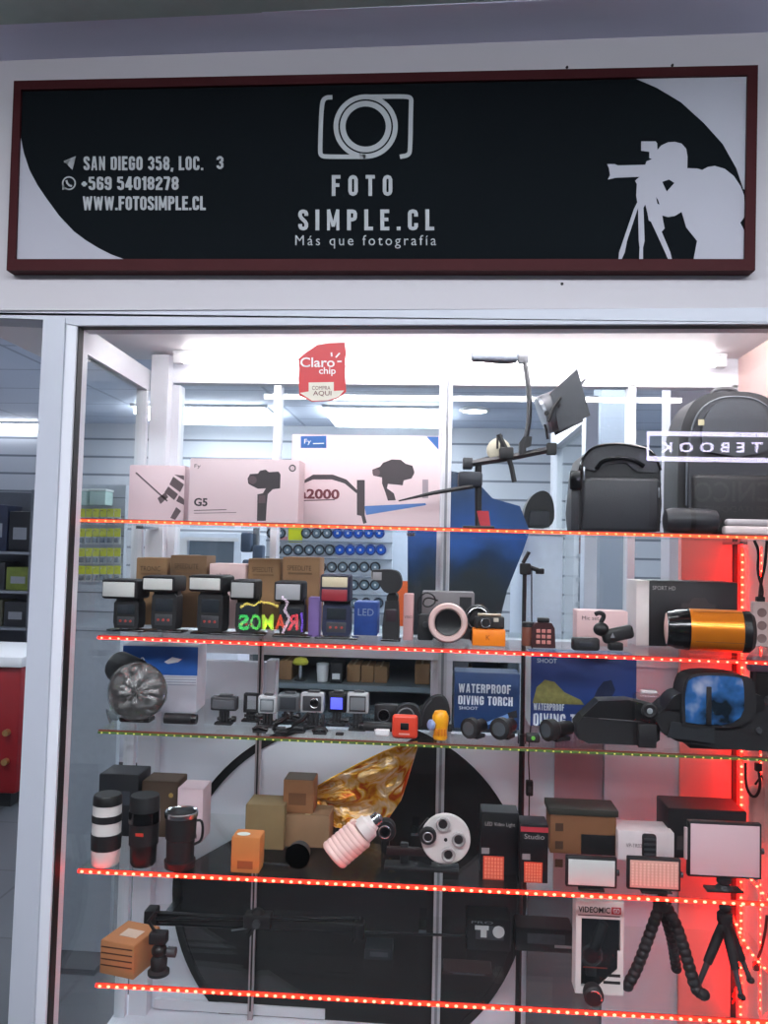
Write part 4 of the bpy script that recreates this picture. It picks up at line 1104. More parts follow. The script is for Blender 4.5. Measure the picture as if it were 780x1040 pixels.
it.part('diver_print', mat('#142448', .6, vary=.4, scale=120), lambda b: b.prism([(8, it.h-48), (14, it.h-34), (20, it.h-26), (28, it.h-24), (32, it.h-34), (26, it.h-46), (18, it.h-52)], -.2, -.05))
it.part('white_edge', WHITE, lambda b: b.box(-it.w-.6, -it.w-.05, .3, it.d, 0, it.h))
# black torches and gadgets at the front
def torch(label, x, Y, l, r, rz, tilt=0.):
    it = item('black_torch', label, 'torch', x, Y, S3, None, rz)
    z = r*1.12
    it.part('head', BLK2, lambda b: b.lathe([(0, r*.8), (1, r*1.08), (l*.3, r*1.08), (l*.42, r*.72)], (-l/2, 0, z), (1, 0, 0), 28))
    it.part('grip', BLK, lambda b: b.lathe([(l*.42, r*.72), (l*.95, r*.7), (l, r*.5)], (-l/2, 0, z), (1, 0, 0), 24))
    it.part('front_glass', mat('#4c5258', .08), lambda b: b.lathe([(-.3, 0), (-.2, r*.7), (.6, r*.8)], (-l/2, 0, z), (1, 0, 0), 24))
    it.part('stand', BLK2, lambda b: b.box(-l*.25, l*.3, -r*.7, r*.7, 0, z-r*.72, .6))
    return it
torch('black torch pointing forward before the small diving carton', 483, 1.525, 26, 9.5, 52)
torch('stout black torch in front of the gap between the diving cartons', 513, 1.53, 30, 10, 60)
torch('black torch lying slanted before the larger diving carton', 567, 1.53, 34, 10, 35)
it = item('green_button_switch', 'small black switch with a green dot near the torches', 'switch', 541, 1.505, S3)
it.part('body', BLK2, lambda b: b.box(-7, 7, -4, 5, 0, 9, 2)); it.part('dot', mat('#6fbf4a', .4), lambda b: b.cyl((0, -4.05, 5), (0, -5, 5), 2, n=12))
it = item('black_case', 'wide low black case lying in front of the reef carton', 'case', 626, 1.535, S3)
it.part('lower_shell', BLK2, lambda b: b.prism([(-40, 4), (-30, 0), (32, 0), (40, 6), (40, 22), (-36, 26), (-42, 18)], -12, 16)); it.part('upper_shell', BLK, lambda b: b.prism([(-36, 26.2), (40, 22.2), (38, 38), (10, 44), (-20, 42)], -10, 14)); it.part('hinge', GREY, lambda b: b.cyl((-20, -12.4, 25), (20, -12.4, 23.4), 1, n=10))
it = item('clear_housing', 'clear plastic camera housing with a round port on the black case', 'camera housing', 657, 1.50, S3)
it.part('stand', BLK2, lambda b: b.box(-9, 9, -3, 4, 0, 24, 1)); it.part('shell', G_CLEAR, lambda b: b.box(-13, 13, -3, 10, 24.2, 54, 3, 3)); it.part('port', BLK2, lambda b: b.lathe([(0, 8), (3, 8), (4, 6), (3, 4), (3, 0)], (1, -3.1, 38), (0, -1, 0), 24)); it.part('inner_lens', mat('#8f979c', .1), lambda b: b.ell((1, -6.5, 38), 3, 1, 3, 8)); it.part('latch', mat('#b8bdc0', .3), lambda b: b.box(-6, 10, -2, 8, 54.2, 57, .8))
it = item('visor_unit', 'bulky black viewing unit with a glossy visor, blue sky reflection painted on, at right', 'viewer', 729, 1.515, S3)
h = pxh(it, 681)
it.part('base', BLK2, lambda b: b.prism([(-66, 30), (-56, 14), (-44, 8), (0, 2), (60, 1), (62, 40), (46, 48), (30, 44), (-30, 44), (-52, 44)], -10, 30))
it.part('foot', BLK, lambda b: b.box(-30, 54, -6, 24, 0, 8, 2))
it.part('shoulder', BLK, lambda b: b.prism(chaikin2([(-56, 40), (-50, 52), (-38, 58), (36, 60), (42, 50), (40, 40), (-50, 40), (-56, 40)])[:-1], -13, 20))
it.part('hood', BLK2, lambda b: b.prism(chaikin2([(-40, 24), (-41, h-18), (-32, h), (20, h-1), (32, h-8), (32, 24), (-40, 24)])[:-1], -15, 18))
VS = mat('#3f74a6', .07, coat=1.).copy(); VS.name = 'visor_sky_paint'
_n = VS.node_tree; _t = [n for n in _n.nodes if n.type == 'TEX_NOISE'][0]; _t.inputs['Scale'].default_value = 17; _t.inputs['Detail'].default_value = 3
_c = _n.nodes.new('ShaderNodeValToRGB')  # ramp paints a blue sky reflection into the visor colour
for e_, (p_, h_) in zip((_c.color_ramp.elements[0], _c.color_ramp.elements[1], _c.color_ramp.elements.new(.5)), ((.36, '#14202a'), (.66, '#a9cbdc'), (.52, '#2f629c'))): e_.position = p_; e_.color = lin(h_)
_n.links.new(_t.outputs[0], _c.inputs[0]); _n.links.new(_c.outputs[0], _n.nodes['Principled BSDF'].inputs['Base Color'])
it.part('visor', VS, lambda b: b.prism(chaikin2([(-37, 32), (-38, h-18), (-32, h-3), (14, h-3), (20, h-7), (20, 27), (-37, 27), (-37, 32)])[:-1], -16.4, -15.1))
it.part('visor_bridge', BLK2, lambda b: b.box(-17, -12, -17.4, -16.5, 27, h-14, .5))
it.part('side_panel', mat('#22262a', .5), lambda b: b.prism([(-54, 12), (-8, 8), (-8, 24), (-50, 28)], -13.9, -13.1))
it.part('knob', GREY, lambda b: b.cyl((36, -10.05, 22), (36, -13, 22), 3))
# ------------------------------------------------------------------ fourth shelf
it = carton('lens_box', 'black carton behind the white striped lens mug', 98, 139, 787, 1.635, S4, 36, mat('#22242a', .5))
it.part('print', mat('#3e434c', .5), lambda b: b.box(-12, 12, -.2, -.05, it.h-30, it.h-16))
it = carton('lens_box', 'dark brown carton behind the plain black lens mug', 142, 179, 794, 1.64, S4, 32, mat('#4e3d30', .6))
it.part('gold_dot', mat('#a88a4a', .4), lambda b: b.cyl((12, -.05, it.h-13), (12, -.5, it.h-13), 2.4, n=16))
it = carton('lens_box', 'pale pink carton behind the steel-rimmed mug', 178.5, 205, 801, 1.62, S4, 30, mat('#d3bcc2', .5))
it.text('CUP', -8, 4, it.h-26, it.h-22, -.14, DK2); it.part('print', DK2, lambda b: b.box(2, 8, -.2, -.05, 4, 8))
def mug(label, x, Y, ytop, r, spec):
    it = item('lens_mug', label, 'mug', x, Y, S4, 'lens-shaped mugs')
    h = pxh(it, ytop)
    for nm, m_, prof in spec:
        it.part(nm, m_, (lambda pf: lambda b: b.lathe([(t*h, q_*r) for t, q_ in pf], n=40))(prof))
    return it
WM = mat('#d8d4d2', .4, vary=.03)
mug('white lens mug with black bands at the left end of the shelf', 107, 1.494, 806, 14.5, [
    ('lower_band', WM, [(0, .86), (.02, .94), (.23, .98)]), ('black_band', BLK2, [(.232, 1.02), (.45, 1.04)]), ('middle_band', WM, [(.452, .99), (.62, .99)]),
    ('black_band', BLK2, [(.622, 1.02), (.72, 1.02)]), ('upper_band', WM, [(.722, .98), (.86, .98)]), ('lid', BLK, [(.862, 1.0), (.97, .98), (1, .9), (1, 0)])])
mug('black lens mug with a small red mark', 145, 1.50, 807, 15.5, [
    ('base', BLK, [(0, .72), (.04, .82), (.3, .86)]), ('grip_ring', BLK2, [(.302, .94), (.62, .96)]), ('collar', BLKG, [(.622, 1.02), (.78, 1.0)]), ('lid', BLK2, [(.782, .96), (.95, .96), (1, .9), (1, 0)])])
it = item('red_mark', 'x', 'x', 145, 1.50, S4) if False else None
mug('squat black mug with a steel rim and a side handle', 182.5, 1.50, 823, 16.0, [
    ('base', mat('#2a1416', .4), [(0, .95), (.12, .98)]), ('body', BLK2, [(.122, .86), (.5, .88), (.52, .95), (.9, .98)]), ('steel_rim', STEEL, [(.902, 1.04), (.98, 1.06), (1, 1.0), (.98, .92), (.9, .9)]), ('well', BLK, [(.91, .895), (.9, 0)])])
mh = [o for o in bpy.data.objects if o.get('label') == 'squat black mug with a steel rim and a side handle'][0]
b = MB(proj(mh.location)[2]/F); b.tube(chaikin([(14, 1, 46), (22, 2, 46), (22, 2, 26), (14, 1, 22)]), 1.4, 8); b.build('handle', BLK, mh)
mh = [o for o in bpy.data.objects if o.get('label') == 'black lens mug with a small red mark'][0]
b = MB(proj(mh.location)[2]/F); b.box(-3, 5, -15.6, -14.9, 33, 36); b.build('red_mark', mat('#c03a30', .4), mh)
# cartons in the middle
it = carton('small_carton', 'small orange-lit carton nearest the shelf edge in the middle stack', 234, 263, 851, 1.482, S4, 24, mat('#c0763c', .7))
it.part('print', mat('#8e4a22', .7), lambda b: b.box(-8, 8, -.2, -.05, 4, 12)); it.part('cap_sticker', mat('#cfd8d4', .4), lambda b: b.ell((-4, 8, it.h+1.2), 7, 5, .6, 8))
it = carton('small_carton', 'olive-brown carton behind the orange-lit one', 248, 288, 818, 1.60, S4, 34, mat('#7d6a48', .7))
it = carton('small_carton', 'brown carton under the topmost one of the middle stack', 289, 334, 828, 1.62, S4, 34, mat('#85684c', .7), tape=mat('#b09a72', .5))
lower = it
it = carton('small_carton', 'topmost brown carton of the middle stack, dark lid', 287, 318, 0, 1.625, S4, 28, mat('#8a5f3e', .7), up=(lower.h+.9)*lower.k, hpx=33, lid=mat('#4c4038', .7))
it.part('print', mat('#6a452a', .7), lambda b: b.box(-10, 8, -.2, -.05, 8, 20))
it = item('lens_hood', 'round black lens hood standing before the middle stack of cartons', 'lens hood', 303, 1.52, S4)
it.part('barrel', BLK2, lambda b: b.lathe([(0, 12.5), (14, 11), (14, 9), (1, 10.5), (0, 12.5)], (0, -7, 13.5), (0, 1, 0), 32)); it.part('back', BLKG, lambda b: b.cyl((0, 4, 13.5), (0, 5, 13.5), 9, n=28)); it.part('bar', BLK2, lambda b: b.box(-36, -10, -2, 2, 0, 3, .8))
# gold reflector hanging between shelves
gold = bpy.data.materials.new('gold_foil'); gold.use_nodes = True
gb = gold.node_tree.nodes['Principled BSDF']; gb.inputs['Base Color'].default_value = lin('#c9932a'); gb.inputs['Metallic'].default_value = .6; gb.inputs['Roughness'].default_value = .28
gn = gold.node_tree.nodes.new('ShaderNodeTexNoise'); gn.inputs['Scale'].default_value = 9; gp = gold.node_tree.nodes.new('ShaderNodeBump'); gp.inputs['Strength'].default_value = .9; gp.inputs['Distance'].default_value = .006
gold.node_tree.links.new(gn.outputs[0], gp.inputs['Height']); gold.node_tree.links.new(gp.outputs[0], gb.inputs['Normal'])
gr = gold.node_tree.nodes.new('ShaderNodeValToRGB'); gt = gold.node_tree.nodes.new('ShaderNodeTexNoise'); gt.inputs['Scale'].default_value = 5; gt.inputs['Detail'].default_value = 1.0; gt.inputs['Distortion'].default_value = 1.2
for e_, (pos_, h_) in zip((gr.color_ramp.elements[0], gr.color_ramp.elements[1], gr.color_ramp.elements.new(.52)), ((.34, '#b8501c'), (.56, '#f2dc50'), (.45, '#dca02a'))): e_.position = pos_; e_.color = lin(h_)
gold.node_tree.links.new(gt.outputs[0], gr.inputs[0]); gold.node_tree.links.new(gr.outputs[0], gb.inputs['Base Color'])
GY = 1.71
it = Item('gold_reflector', 'crumpled gold foil reflector hanging in a wedge behind the spiral bulb', 'reflector', P(380, 880, GY))
rnd = random.Random(3)
topL = [(316, 803), (340, 789), (365, 776), (390, 764), (408, 757), (424, 754)]
botL = [(322, 822), (340, 840), (362, 846), (388, 840), (408, 812), (425, 757)]
def foil(b):
    n, mrows = 34, 14
    grid = []
    for j in range(mrows+1):
        v = j/mrows; row = []
        for i in range(n+1):
            u = i/n*(len(topL)-1); k_ = min(int(u), len(topL)-2); f_ = u-k_
            tx = topL[k_][0]*(1-f_)+topL[k_+1][0]*f_; ty = topL[k_][1]*(1-f_)+topL[k_+1][1]*f_
            bx = botL[k_][0]*(1-f_)+botL[k_+1][0]*f_; by = botL[k_][1]*(1-f_)+botL[k_+1][1]*f_
            x, y = tx*(1-v)+bx*v, ty*(1-v)+by*v
            fold = 6*math.sin(v*9+i*.12)+4*math.sin(v*17-i*.3)+rnd.uniform(-1.4, 1.4)
            p = rel(it, x, y)
            row.append(b.bm.verts.new((p[0], fold*(1-.9*i/n), p[1])))
        grid.append(row)
    for a, c in zip(grid, grid[1:]):
        for i in range(n): b.bm.faces.new((a[i], a[i+1], c[i+1], c[i]))
it.part('foil', gold, foil, angle=25)
it.part('rim', mat('#d9a93a', .35, metal=.7), lambda b: b.tube([(*[rel(it, x, y)[0]], 2, rel(it, x, y)[1]) for x, y in topL], 1.0, 6))
it.part('hanging_loop', mat('#3a3020', .6), lambda b: b.tube([(rel(it, 424, 754)[0], 2, rel(it, 424, 754)[1]), (rel(it, 426, 745)[0], 6, pxh(it, 759))], .8, 6))
# spiral bulb
it = item('spiral_bulb', 'white spiral fluorescent bulb lying tilted on the fourth shelf', 'bulb', 352, 1.498, S4)
a0_ = Vector((-15, 0, 17)); a1_ = Vector((rel(it, 381, 836)[0], 10, rel(it, 381, 836)[1]))
bd = (a1_-a0_); BL = bd.length; bd.normalize(); bu = bd.orthogonal().normalized(); bv = bd.cross(bu)
TUBE = mat('#f0c9c2', .35, vary=.02)
it.part('spiral_tube', TUBE, lambda b: b.tube([a0_+bd*(2+t/150*(BL*.62))+(bu*math.cos(t*.3)+bv*math.sin(t*.3))*12.5 for t in range(0, 151)], 3.9, 10))
it.part('inner_glow_core', TUBE, lambda b: b.lathe([(0, 0), (1, 9), (BL*.62, 9), (BL*.64, 0)], a0_, bd, 24)).name = 'inner_tube'
it.part('ballast', mat('#ddd2d0', .4), lambda b: b.lathe([(BL*.66, 11), (BL*.68, 13), (BL*.84, 12.5), (BL*.88, 9), (BL*.95, 8)], a0_, bd, 28))
it.part('screw_base', STEEL, lambda b: b.lathe([(BL*.951, 6.8), (BL*1.08, 6.8), (BL*1.12, 3), (BL*1.13, 0)], a0_, bd, 20))
# multi bulb holder
it = item('bulb_holder', 'white round four-socket bulb holder on a black bracket', 'bulb holder', 452, 1.53, S4)
dz = pxh(it, 851.5)
it.part('disc', mat('#d2cccb', .4, vary=.03), lambda b: b.lathe([(0, 24), (1, 25), (5, 25), (6, 24), (6, 0)], (0, 3, dz), (0, -1, 0), 56))
for sx_, sz_ in ((-3, 15.5), (13, 1), (3, -14.5)):
    s_ = it.part('socket', mat('#a9a5a5', .35), lambda b: b.lathe([(0, 7.4), (3.5, 7.2), (4, 6), (1.5, 5), (1.5, 0)], (sx_, -3.1, dz+sz_), (0, -1, 0), 28))
    it.part('contact', BLK2, lambda b: b.lathe([(1.55, 4.4), (2.4, 3.6), (2.2, 0)], (sx_, -3.1, dz+sz_), (0, -1, 0), 20), s_)
it.part('centre_screw', BLK, lambda b: b.cyl((0, -3.1, dz), (0, -4.4, dz), 1.8, n=14))
k_ = it.part('tilt_knob', BLK2, lambda b: b.lathe([(0, 8.5), (5, 8.5), (7, 7), (7, 0)], (-18, -3.2, dz+4), (0, -1, 0), 24)); it.part('knob_cap', mat('#8d9094', .3, metal=.6), lambda b: b.torus((-18, -10.5, dz+4), (0, 1, 0), 4.6, .7, 24, 6), k_)
it.part('arm', BLK2, lambda b: b.prism([(-26, 8), (-14, 4), (-11, dz+14), (-19, dz+18), (-27, dz+8)], 3.2, 8))
it.part('base_bracket', BLK2, lambda b: b.box(-62, 14, -4, 14, 0, 5, 1.5)); it.part('upright', BLK2, lambda b: b.box(-46, -38, 2, 8, 5.1, 26, 1)); it.part('cross_arm', mat('#241416', .5), lambda b: b.box(-60, -14, 0, 6, 14, 22, 1))
it = item('lamp_socket', 'black lamp socket with a chrome ring at the end of the spiral bulb', 'lamp socket', 391, 1.61, S4)
sz = pxh(it, 842)
it.part('housing', BLK2, lambda b: b.lathe([(0, 10), (3, 11), (14, 10), (20, 7)], (0, -8, sz), (0, 1, 0), 28)); it.part('chrome_ring', STEEL, lambda b: b.torus((0, -8.6, sz), (0, 1, 0), 6, 1, 28, 8)); it.part('core', BLKG, lambda b: b.cyl((0, -8.05, sz), (0, -8.9, sz), 4, n=20)); it.part('stem', BLK, lambda b: b.box(-4, 4, 0, 8, 0, sz-8, 1))
# LED light cartons
GRID = mat('#f58468', .4)
def led_box(label, x0, x1, yt, Y, wx0, wx1, wy0, wy1, words):
    it = carton('led_light_box', label, x0, x1, yt, Y, S4, 28, mat('#141417', .4))
    a = rel(it, wx0, wy1); c = rel(it, wx1, wy0)
    p = it.part('window_print', mat('#d84a36', .4), lambda b: b.box(a[0], c[0], -.5, -.03, a[1], c[1], .2))  # red glow is painted into the window and grid colours
    it.part('led_grid', GRID, lambda b: [b.box(a[0]+1+(c[0]-a[0]-2)*i/6+.4, a[0]+1+(c[0]-a[0]-2)*(i+1)/6-.4, -.9, -.52, a[1]+1+(c[1]-a[1]-2)*j/6+.4, a[1]+1+(c[1]-a[1]-2)*(j+1)/6-.4) for i in range(6) for j in range(6)], p)
    it.text(words, -it.w+4, it.w-4, it.h-14, it.h-9, -.14, mat('#9a9494', .5))
    it.part('lens_print', mat('#8a8284', .5), lambda b: b.box(a[0]-2, a[0]+6, -.2, -.05, c[1]+2, c[1]+8))
    return it
led_box('black LED light carton with a red glow painted into its square window, left of two', 488, 526, 826, 1.535, 490.5, 512, 870, 893, 'LED Video Light')
it = led_box('black LED light carton with a red stripe, right of two', 528, 556, 838, 1.50, 532, 551, 876, 896, 'Studio')
it.part('red_stripe', mat('#b03a44', .4), lambda b: b.box(-it.w, it.w, -.3, -.04, it.h-7, it.h-2))
it = carton('phone_clamp_box', 'brown carton with a phone picture behind the small white light panel', 559, 625, 829, 1.65, S4, 34, mat('#7c5234', .7))
it.part('phone_print', BLK, lambda b: b.box(-2, 32, -.3, -.05, it.h-38, it.h-18, .1)); it.part('icon_print', mat('#4a3020', .7), lambda b: [b.box(-28, -20, -.2, -.05, it.h-16-i*18, it.h-8-i*18) for i in range(3)])
it.part('dark_top', mat('#3a3a34', .6), lambda b: b.box(-it.w-2, it.w+2, -1, it.d+1, it.h+.6, it.h+7, .5))
it = carton('white_carton', 'white carton standing behind the grid-fronted light panel', 628, 684, 845, 1.63, S4, 34, mat('#d9ccce', .5))
it.text('VP-TR02', -it.w+8, -it.w+24, it.h-16, it.h-12, -.14, DK2)
it = carton('light_panel_box', 'large black carton behind the biggest light panel', 679, 757, 823, 1.655, S4, 44, mat('#1b1a1d', .45)); it.part('print', mat('#3a3436', .5), lambda b: b.box(-30, -10, -.2, -.05, 8, 22))
def panel_light(label, x, Y, x0, x1, y0, y1, face, stand=True, grid=False, emit=None):
    it = item('led_panel_light', label, 'light panel', x, Y, S4, 'LED panel lights on the fourth shelf')
    a = rel(it, x0, y1); c = rel(it, x1, y0)
    w_ = (x1-x0)/2; z0, z1 = a[1], c[1]
    z0 = max(z0, 2.6)
    fr = it.part('frame', BLK2, lambda b: b.box(-w_, w_, -3, 4, z0, z1, 1.2))
    f_ = it.part('diffuser', face, lambda b: b.box(-w_+2.4, w_-2.4, -3.5, -3.05, z0+2.4, z1-2.4, .2))
    if grid: it.part('led_grid', mat('#f2c0b0', .4), lambda b: [b.cyl((-w_+5+i*(2*w_-10)/11, -3.55, z0+6+j*(z1-z0-12)/7), (-w_+5+i*(2*w_-10)/11, -4.0, z0+6+j*(z1-z0-12)/7), 1.2, n=8) for i in range(12) for j in range(8)], f_)
    it.part('dial', GREY, lambda b: b.cyl((w_+.05, 0, (z0+z1)/2), (w_+2.5, 0, (z0+z1)/2), 3, n=16))
    it.part('foot', BLK, lambda b: b.box(-w_*.5, w_*.5, -6, 8, 0, 2.5, .8))
    if z0 > 4:
        it.part('ball_head', BLK2, lambda b: b.lathe([(2.55, 9), (5, 7), (8, 4), (z0-7, 4), (z0-5, 7), (z0-.1, 7)], (0, 0, 0), (0, 0, 1), 24))
    return it
panel_light('small light panel with a plain white diffuser, left of the three', 600, 1.484, 574.5, 625.5, 871, 907, mat('#c9ccca', .5, vary=.03))
it = panel_light('light panel with a pink-lit grid of LEDs, middle of the three', 663.5, 1.485, 637, 690, 872, 910.5, mat('#dba598', .5, vary=.03), grid=True)
mt = item('phone_holder', 'black ribbed holder rising behind the grid-fronted light panel', 'holder', 659, 1.54, S4)
hz = pxh(mt, 847)
mt.part('post', BLK2, lambda b: b.cyl((0, 0, 0), (0, 0, hz-24), 3.5, n=16)); mt.part('head', BLK2, lambda b: b.box(-7, 7, -4, 4, hz-23.9, hz, 3, 3)); mt.part('ribs', GREY, lambda b: [b.box(-6, 6, -4.7, -4.05, hz-20+i*5, hz-18+i*5) for i in range(4)])
it = panel_light('largest light panel, pink-white diffuser on a ball head stand', 735, 1.505, 698, 771, 836, 889, mat('#d6b6bc', .5, vary=.03))
it.part('side_handle', mat('#b9a5a8', .5), lambda b: b.box(-39.5, -36.6, -2, 2, 30, 62, .6))

# ------------------------------------------------------------------ lowest shelf
it = carton('vented_carton', 'brown carton with dark slots at the left end of the lowest shelf', 98, 138, 958, 1.492, S5, 46, mat('#a9744a', .75, vary=.08), rz=-14)
it.part('slots', mat('#4a2a18', .8), lambda b: [b.prism([(-it.w+1, 8+i*6), (it.w-2, 10+i*6), (it.w-2, 11.4+i*6), (-it.w+1, 9.4+i*6)], -.2, -.04) for i in range(4)])
it.part('label_sheet', mat('#c9b8a6', .6), lambda b: b.box(-8, 12, 14, 30, it.h+.55, it.h+.9))
it = item('slider_rail', 'long black camera slider rail standing across the lowest shelf', 'slider rail', 262, 1.66, S5)
za = pxh(it, 936)
e0_ = rel(it, 152, 935); e1_ = rel(it, 366, 939); e2_ = rel(it, 490, 952)
it.part('rod', mat('#2c2f33', .3, metal=.7), lambda b: b.cyl((e0_[0], -4, e0_[1]+4), (e1_[0], -4, e1_[1]+8), 1.7, n=14))
it.part('rod', mat('#2c2f33', .3, metal=.7), lambda b: b.cyl((e0_[0], 6, e0_[1]-6), (e2_[0], 6, e2_[1]-2), 1.3, n=14))
it.part('flat_rail', BLK2, lambda b: b.box(e0_[0], e1_[0], -2, 4, za-6, za+4, 1))
it.part('carriage', BLK2, lambda b: b.box(-14, 14, -8, 8, za-5, za+9, 2)); it.part('carriage_knob', GREY, lambda b: b.cyl((0, -8.05, za+2), (0, -12, za+2), 4, n=18))
it.part('end_block', BLK2, lambda b: b.box(e0_[0]-4, e0_[0]+8, -8, 9, za-10, za+8, 2)); it.part('end_block', BLK2, lambda b: b.box(e1_[0]-6, e1_[0]+4, -8, 9, za-10, za+6, 2))
for xx in (e0_[0]+2, -4, e1_[0]-2):
    it.part('leg', BLK2, lambda b: b.tube([(xx-6, 0, 2.6), (xx, 0, za-4)], 2.2, 8)); 
it.part('brace', mat('#777b80', .3, metal=.8), lambda b: b.tube([(-28, 2, 6), (-3, 2, za-6)], 1.2, 8)); it.part('hub', BLK2, lambda b: b.ell((-1, 0, 22), 8, 7, 9, 10))
it = item('ball_head_mount', 'black ball head mount with a side knob beside the vented carton', 'mount', 161, 1.51, S5)
it.part('base', BLK2, lambda b: b.lathe([(0, 11), (3, 11), (5, 8), (14, 8.5), (18, 6)], n=28)); it.part('ball', BLK, lambda b: b.ell((0, 0, 23), 8, 8, 7, 12)); it.part('clamp', BLK2, lambda b: b.box(-10, 8, -6, 6, 30, 42, 2)); it.part('side_knob', GREY, lambda b: b.cyl((8.6, 0, 22), (17, 0, 22), 5, n=18)); it.part('lever', BLK2, lambda b: b.tube([(-6, 0, 42.5), (-12, -1, 52), (-4, -1, 62)], 1.8, 8))
def dark_box(label, x0, x1, yt, Y, words=None, d=30, m='#191a1d'):
    it = carton('dark_carton', label, x0, x1, yt, Y, S5, d, mat(m, .4))
    it.part('picture_print', mat('#3c3f44', .4, vary=.6, scale=60), lambda b: b.box(-it.w*.6, it.w*.7, -.2, -.04, it.h*.35, it.h*.8))
    if words: it.text(words, -it.w*.8, it.w*.2, it.h*.86, it.h*.94, -.14, mat('#7b8086', .5))
    return it
it = dark_box('black carton printed with a bright round lamp, near the lowest shelf middle', 474, 518, 934, 1.66, 'PRO')
it.part('lamp_print', mat('#b9bcbe', .4), lambda b: [b.cyl((10, -.2, it.h*.62), (10, -.34, it.h*.62), 6, n=20), b.box(-14, 0, -.34, -.21, it.h*.66, it.h*.8), b.box(-8, -2, -.34, -.21, it.h*.42, it.h*.66)])
it = dark_box('black carton with a grey label between the lamp carton and the white microphone box', 524, 582, 944, 1.665, None)
it.part('grey_label', mat('#8a8c8e', .5), lambda b: b.box(10, 32, -.3, -.05, it.h*.22, it.h*.34))
it = dark_box('small dark carton with a grey picture under the slider', 370, 398, 965, 1.60, None, 26, '#202428')
it = dark_box('low dark red carton before the round lamp carton', 450, 500, 988, 1.56, 'SET', 26, '#241416')
# microphone box with a window
it = item('microphone_box', 'white microphone box with a cut-out window showing the black microphone', 'box', 608.5, 1.52, S5)
h = pxh(it, 916); w_ = 24
MW = mat('#ddd6d4', .5, vary=.02)
it.part('front_frame', MW, lambda b: (b.box(-w_, w_, -.1, 1.2, h-17, h), b.box(-w_, -w_+5.5, -.1, 1.2, 0, h-17.02), b.box(-w_+5.52, w_, -.1, 1.2, 0, 7), b.prism([(-2, 7.02), (w_, 7.02), (w_, 44), (w_-6, 44), (w_-6, 26)], -.1, 1.2), b.box(w_-3.4, w_, -.1, 1.2, 44.02, h-17.02)))
it.part('carton_back', MW, lambda b: (b.box(-w_, w_, 21, 22, 0, h), b.box(-w_, -w_+.8, 1.25, 20.95, 0, h), b.box(w_-.8, w_, 1.25, 20.95, 0, h), b.box(-w_+.85, w_-.85, 1.25, 20.95, h-.8, h), b.box(-w_+.85, w_-.85, 1.25, 20.95, 0, .8)))
it.part('dark_insert', BLK2, lambda b: b.box(-w_+1, w_-1, 17, 20.9, 1, h-1.2))
it.part('window_film', G_CLEAR, lambda b: b.box(-w_+4, w_-2.2, 1.3, 1.6, 6, h-16))
it.text('VIDEOMIC', -w_+2, 10, h-11, h-5, -.25, INK, bold=.02); it.part('red_tag', mat('#b8323a', .4), lambda b: b.box(11.5, 21, -.3, -.12, h-11.6, h-4.6)); it.text('GO', 13, 19.6, h-10.6, h-5.6, -.36, WHITE, bold=.02)
it.part('subtitle_print', DK2, lambda b: b.box(-w_+2, 20, -.2, -.11, h-14.4, h-13.2)); it.text('RODE', 8, 21, 12, 17, -.25, INK, bold=.03) if False else it.part('caption_print', INK, lambda b: [b.box(9, 21, -.2, -.11, 18, 21), b.box(4, 21, -.2, -.11, 11, 14)])
it.part('microphone', BLK, lambda b: b.lathe([(0, 4), (1, 5.5), (28, 5.5), (30, 4), (30, 0)], (-4, 9, h-52), (.35, 0, 1), 24)); it.part('shock_mount', GREY, lambda b: (b.torus((-6, 9, 34), (0, 1, 0), 10, 1.6, 28, 8), b.box(-12, -2, 6, 12, 14, 24, 1)))
it.part('red_shine', mat('#c9483c', .4), lambda b: b.box(-16, 8, 1.7, 2.0, 25, 26)).name = 'red_shine_band'  # thin red strip painted in as a shine behind the film
# tripods
def bendy_leg(it, pts, r, name='leg'):
    pts = chaikin(pts, 2)
    lens = [0]
    for a, c in zip(pts, pts[1:]): lens.append(lens[-1]+(c-a).length)
    n = max(6, int(lens[-1]/(r*1.05)))
    def fn(b):
        for i in range(n+1):
            t = lens[-1]*i/n
            j = max(k__ for k__ in range(len(lens)) if lens[k__] <= t+1e-6); j = min(j, len(pts)-2)
            p = pts[j]+(pts[j+1]-pts[j])*((t-lens[j])/max(1e-6, lens[j+1]-lens[j]))
            b.ell(p, r, r, r*.86, 7)
        b.tube(pts, r*.84, 10)
    return it.part(name, BLK2, fn)
it = item('flexible_tripod', 'black flexible tripod with beaded legs beside the white microphone box', 'tripod', 672, 1.56, S5)
hz = pxh(it, 914)
tl = lambda x, y, dy: Vector((rel(it, x, y)[0], dy, max(5.6, rel(it, x, y)[1])))
bendy_leg(it, [Vector((-4, -2, hz-8)), tl(659, 945, -5), tl(645, 978, -10), tl(634, 1002, -14)], 6.2)
bendy_leg(it, [Vector((5, -2, hz-8)), tl(687, 940, -6), tl(696, 975, -12), tl(702, 1000, -18), tl(707, 1025, -22)], 6.4)
bendy_leg(it, [Vector((0, 4, hz-8)), Vector((14, 16, hz*.5)), Vector((22, 26, 5.6))], 5.6)
it.part('hub', BLK2, lambda b: b.lathe([(-10, 7), (-8, 9), (-1, 9), (1, 7)], (0, 0, hz), (0, 0, 1), 24)); it.part('ball', BLK, lambda b: b.ell((0, 0, hz+4), 5, 5, 5, 10)); it.part('plate', GREY, lambda b: b.box(-8, 8, -8, 8, hz+9.1, hz+11, .5))
it = item('mini_tripod', 'black mini tripod with straight padded legs at the right end of the lowest shelf', 'tripod', 736, 1.57, S5)
hz = pxh(it, 926)
tl = lambda x, y, dy: Vector((rel(it, x, y)[0], dy, max(3.0, rel(it, x, y)[1])))
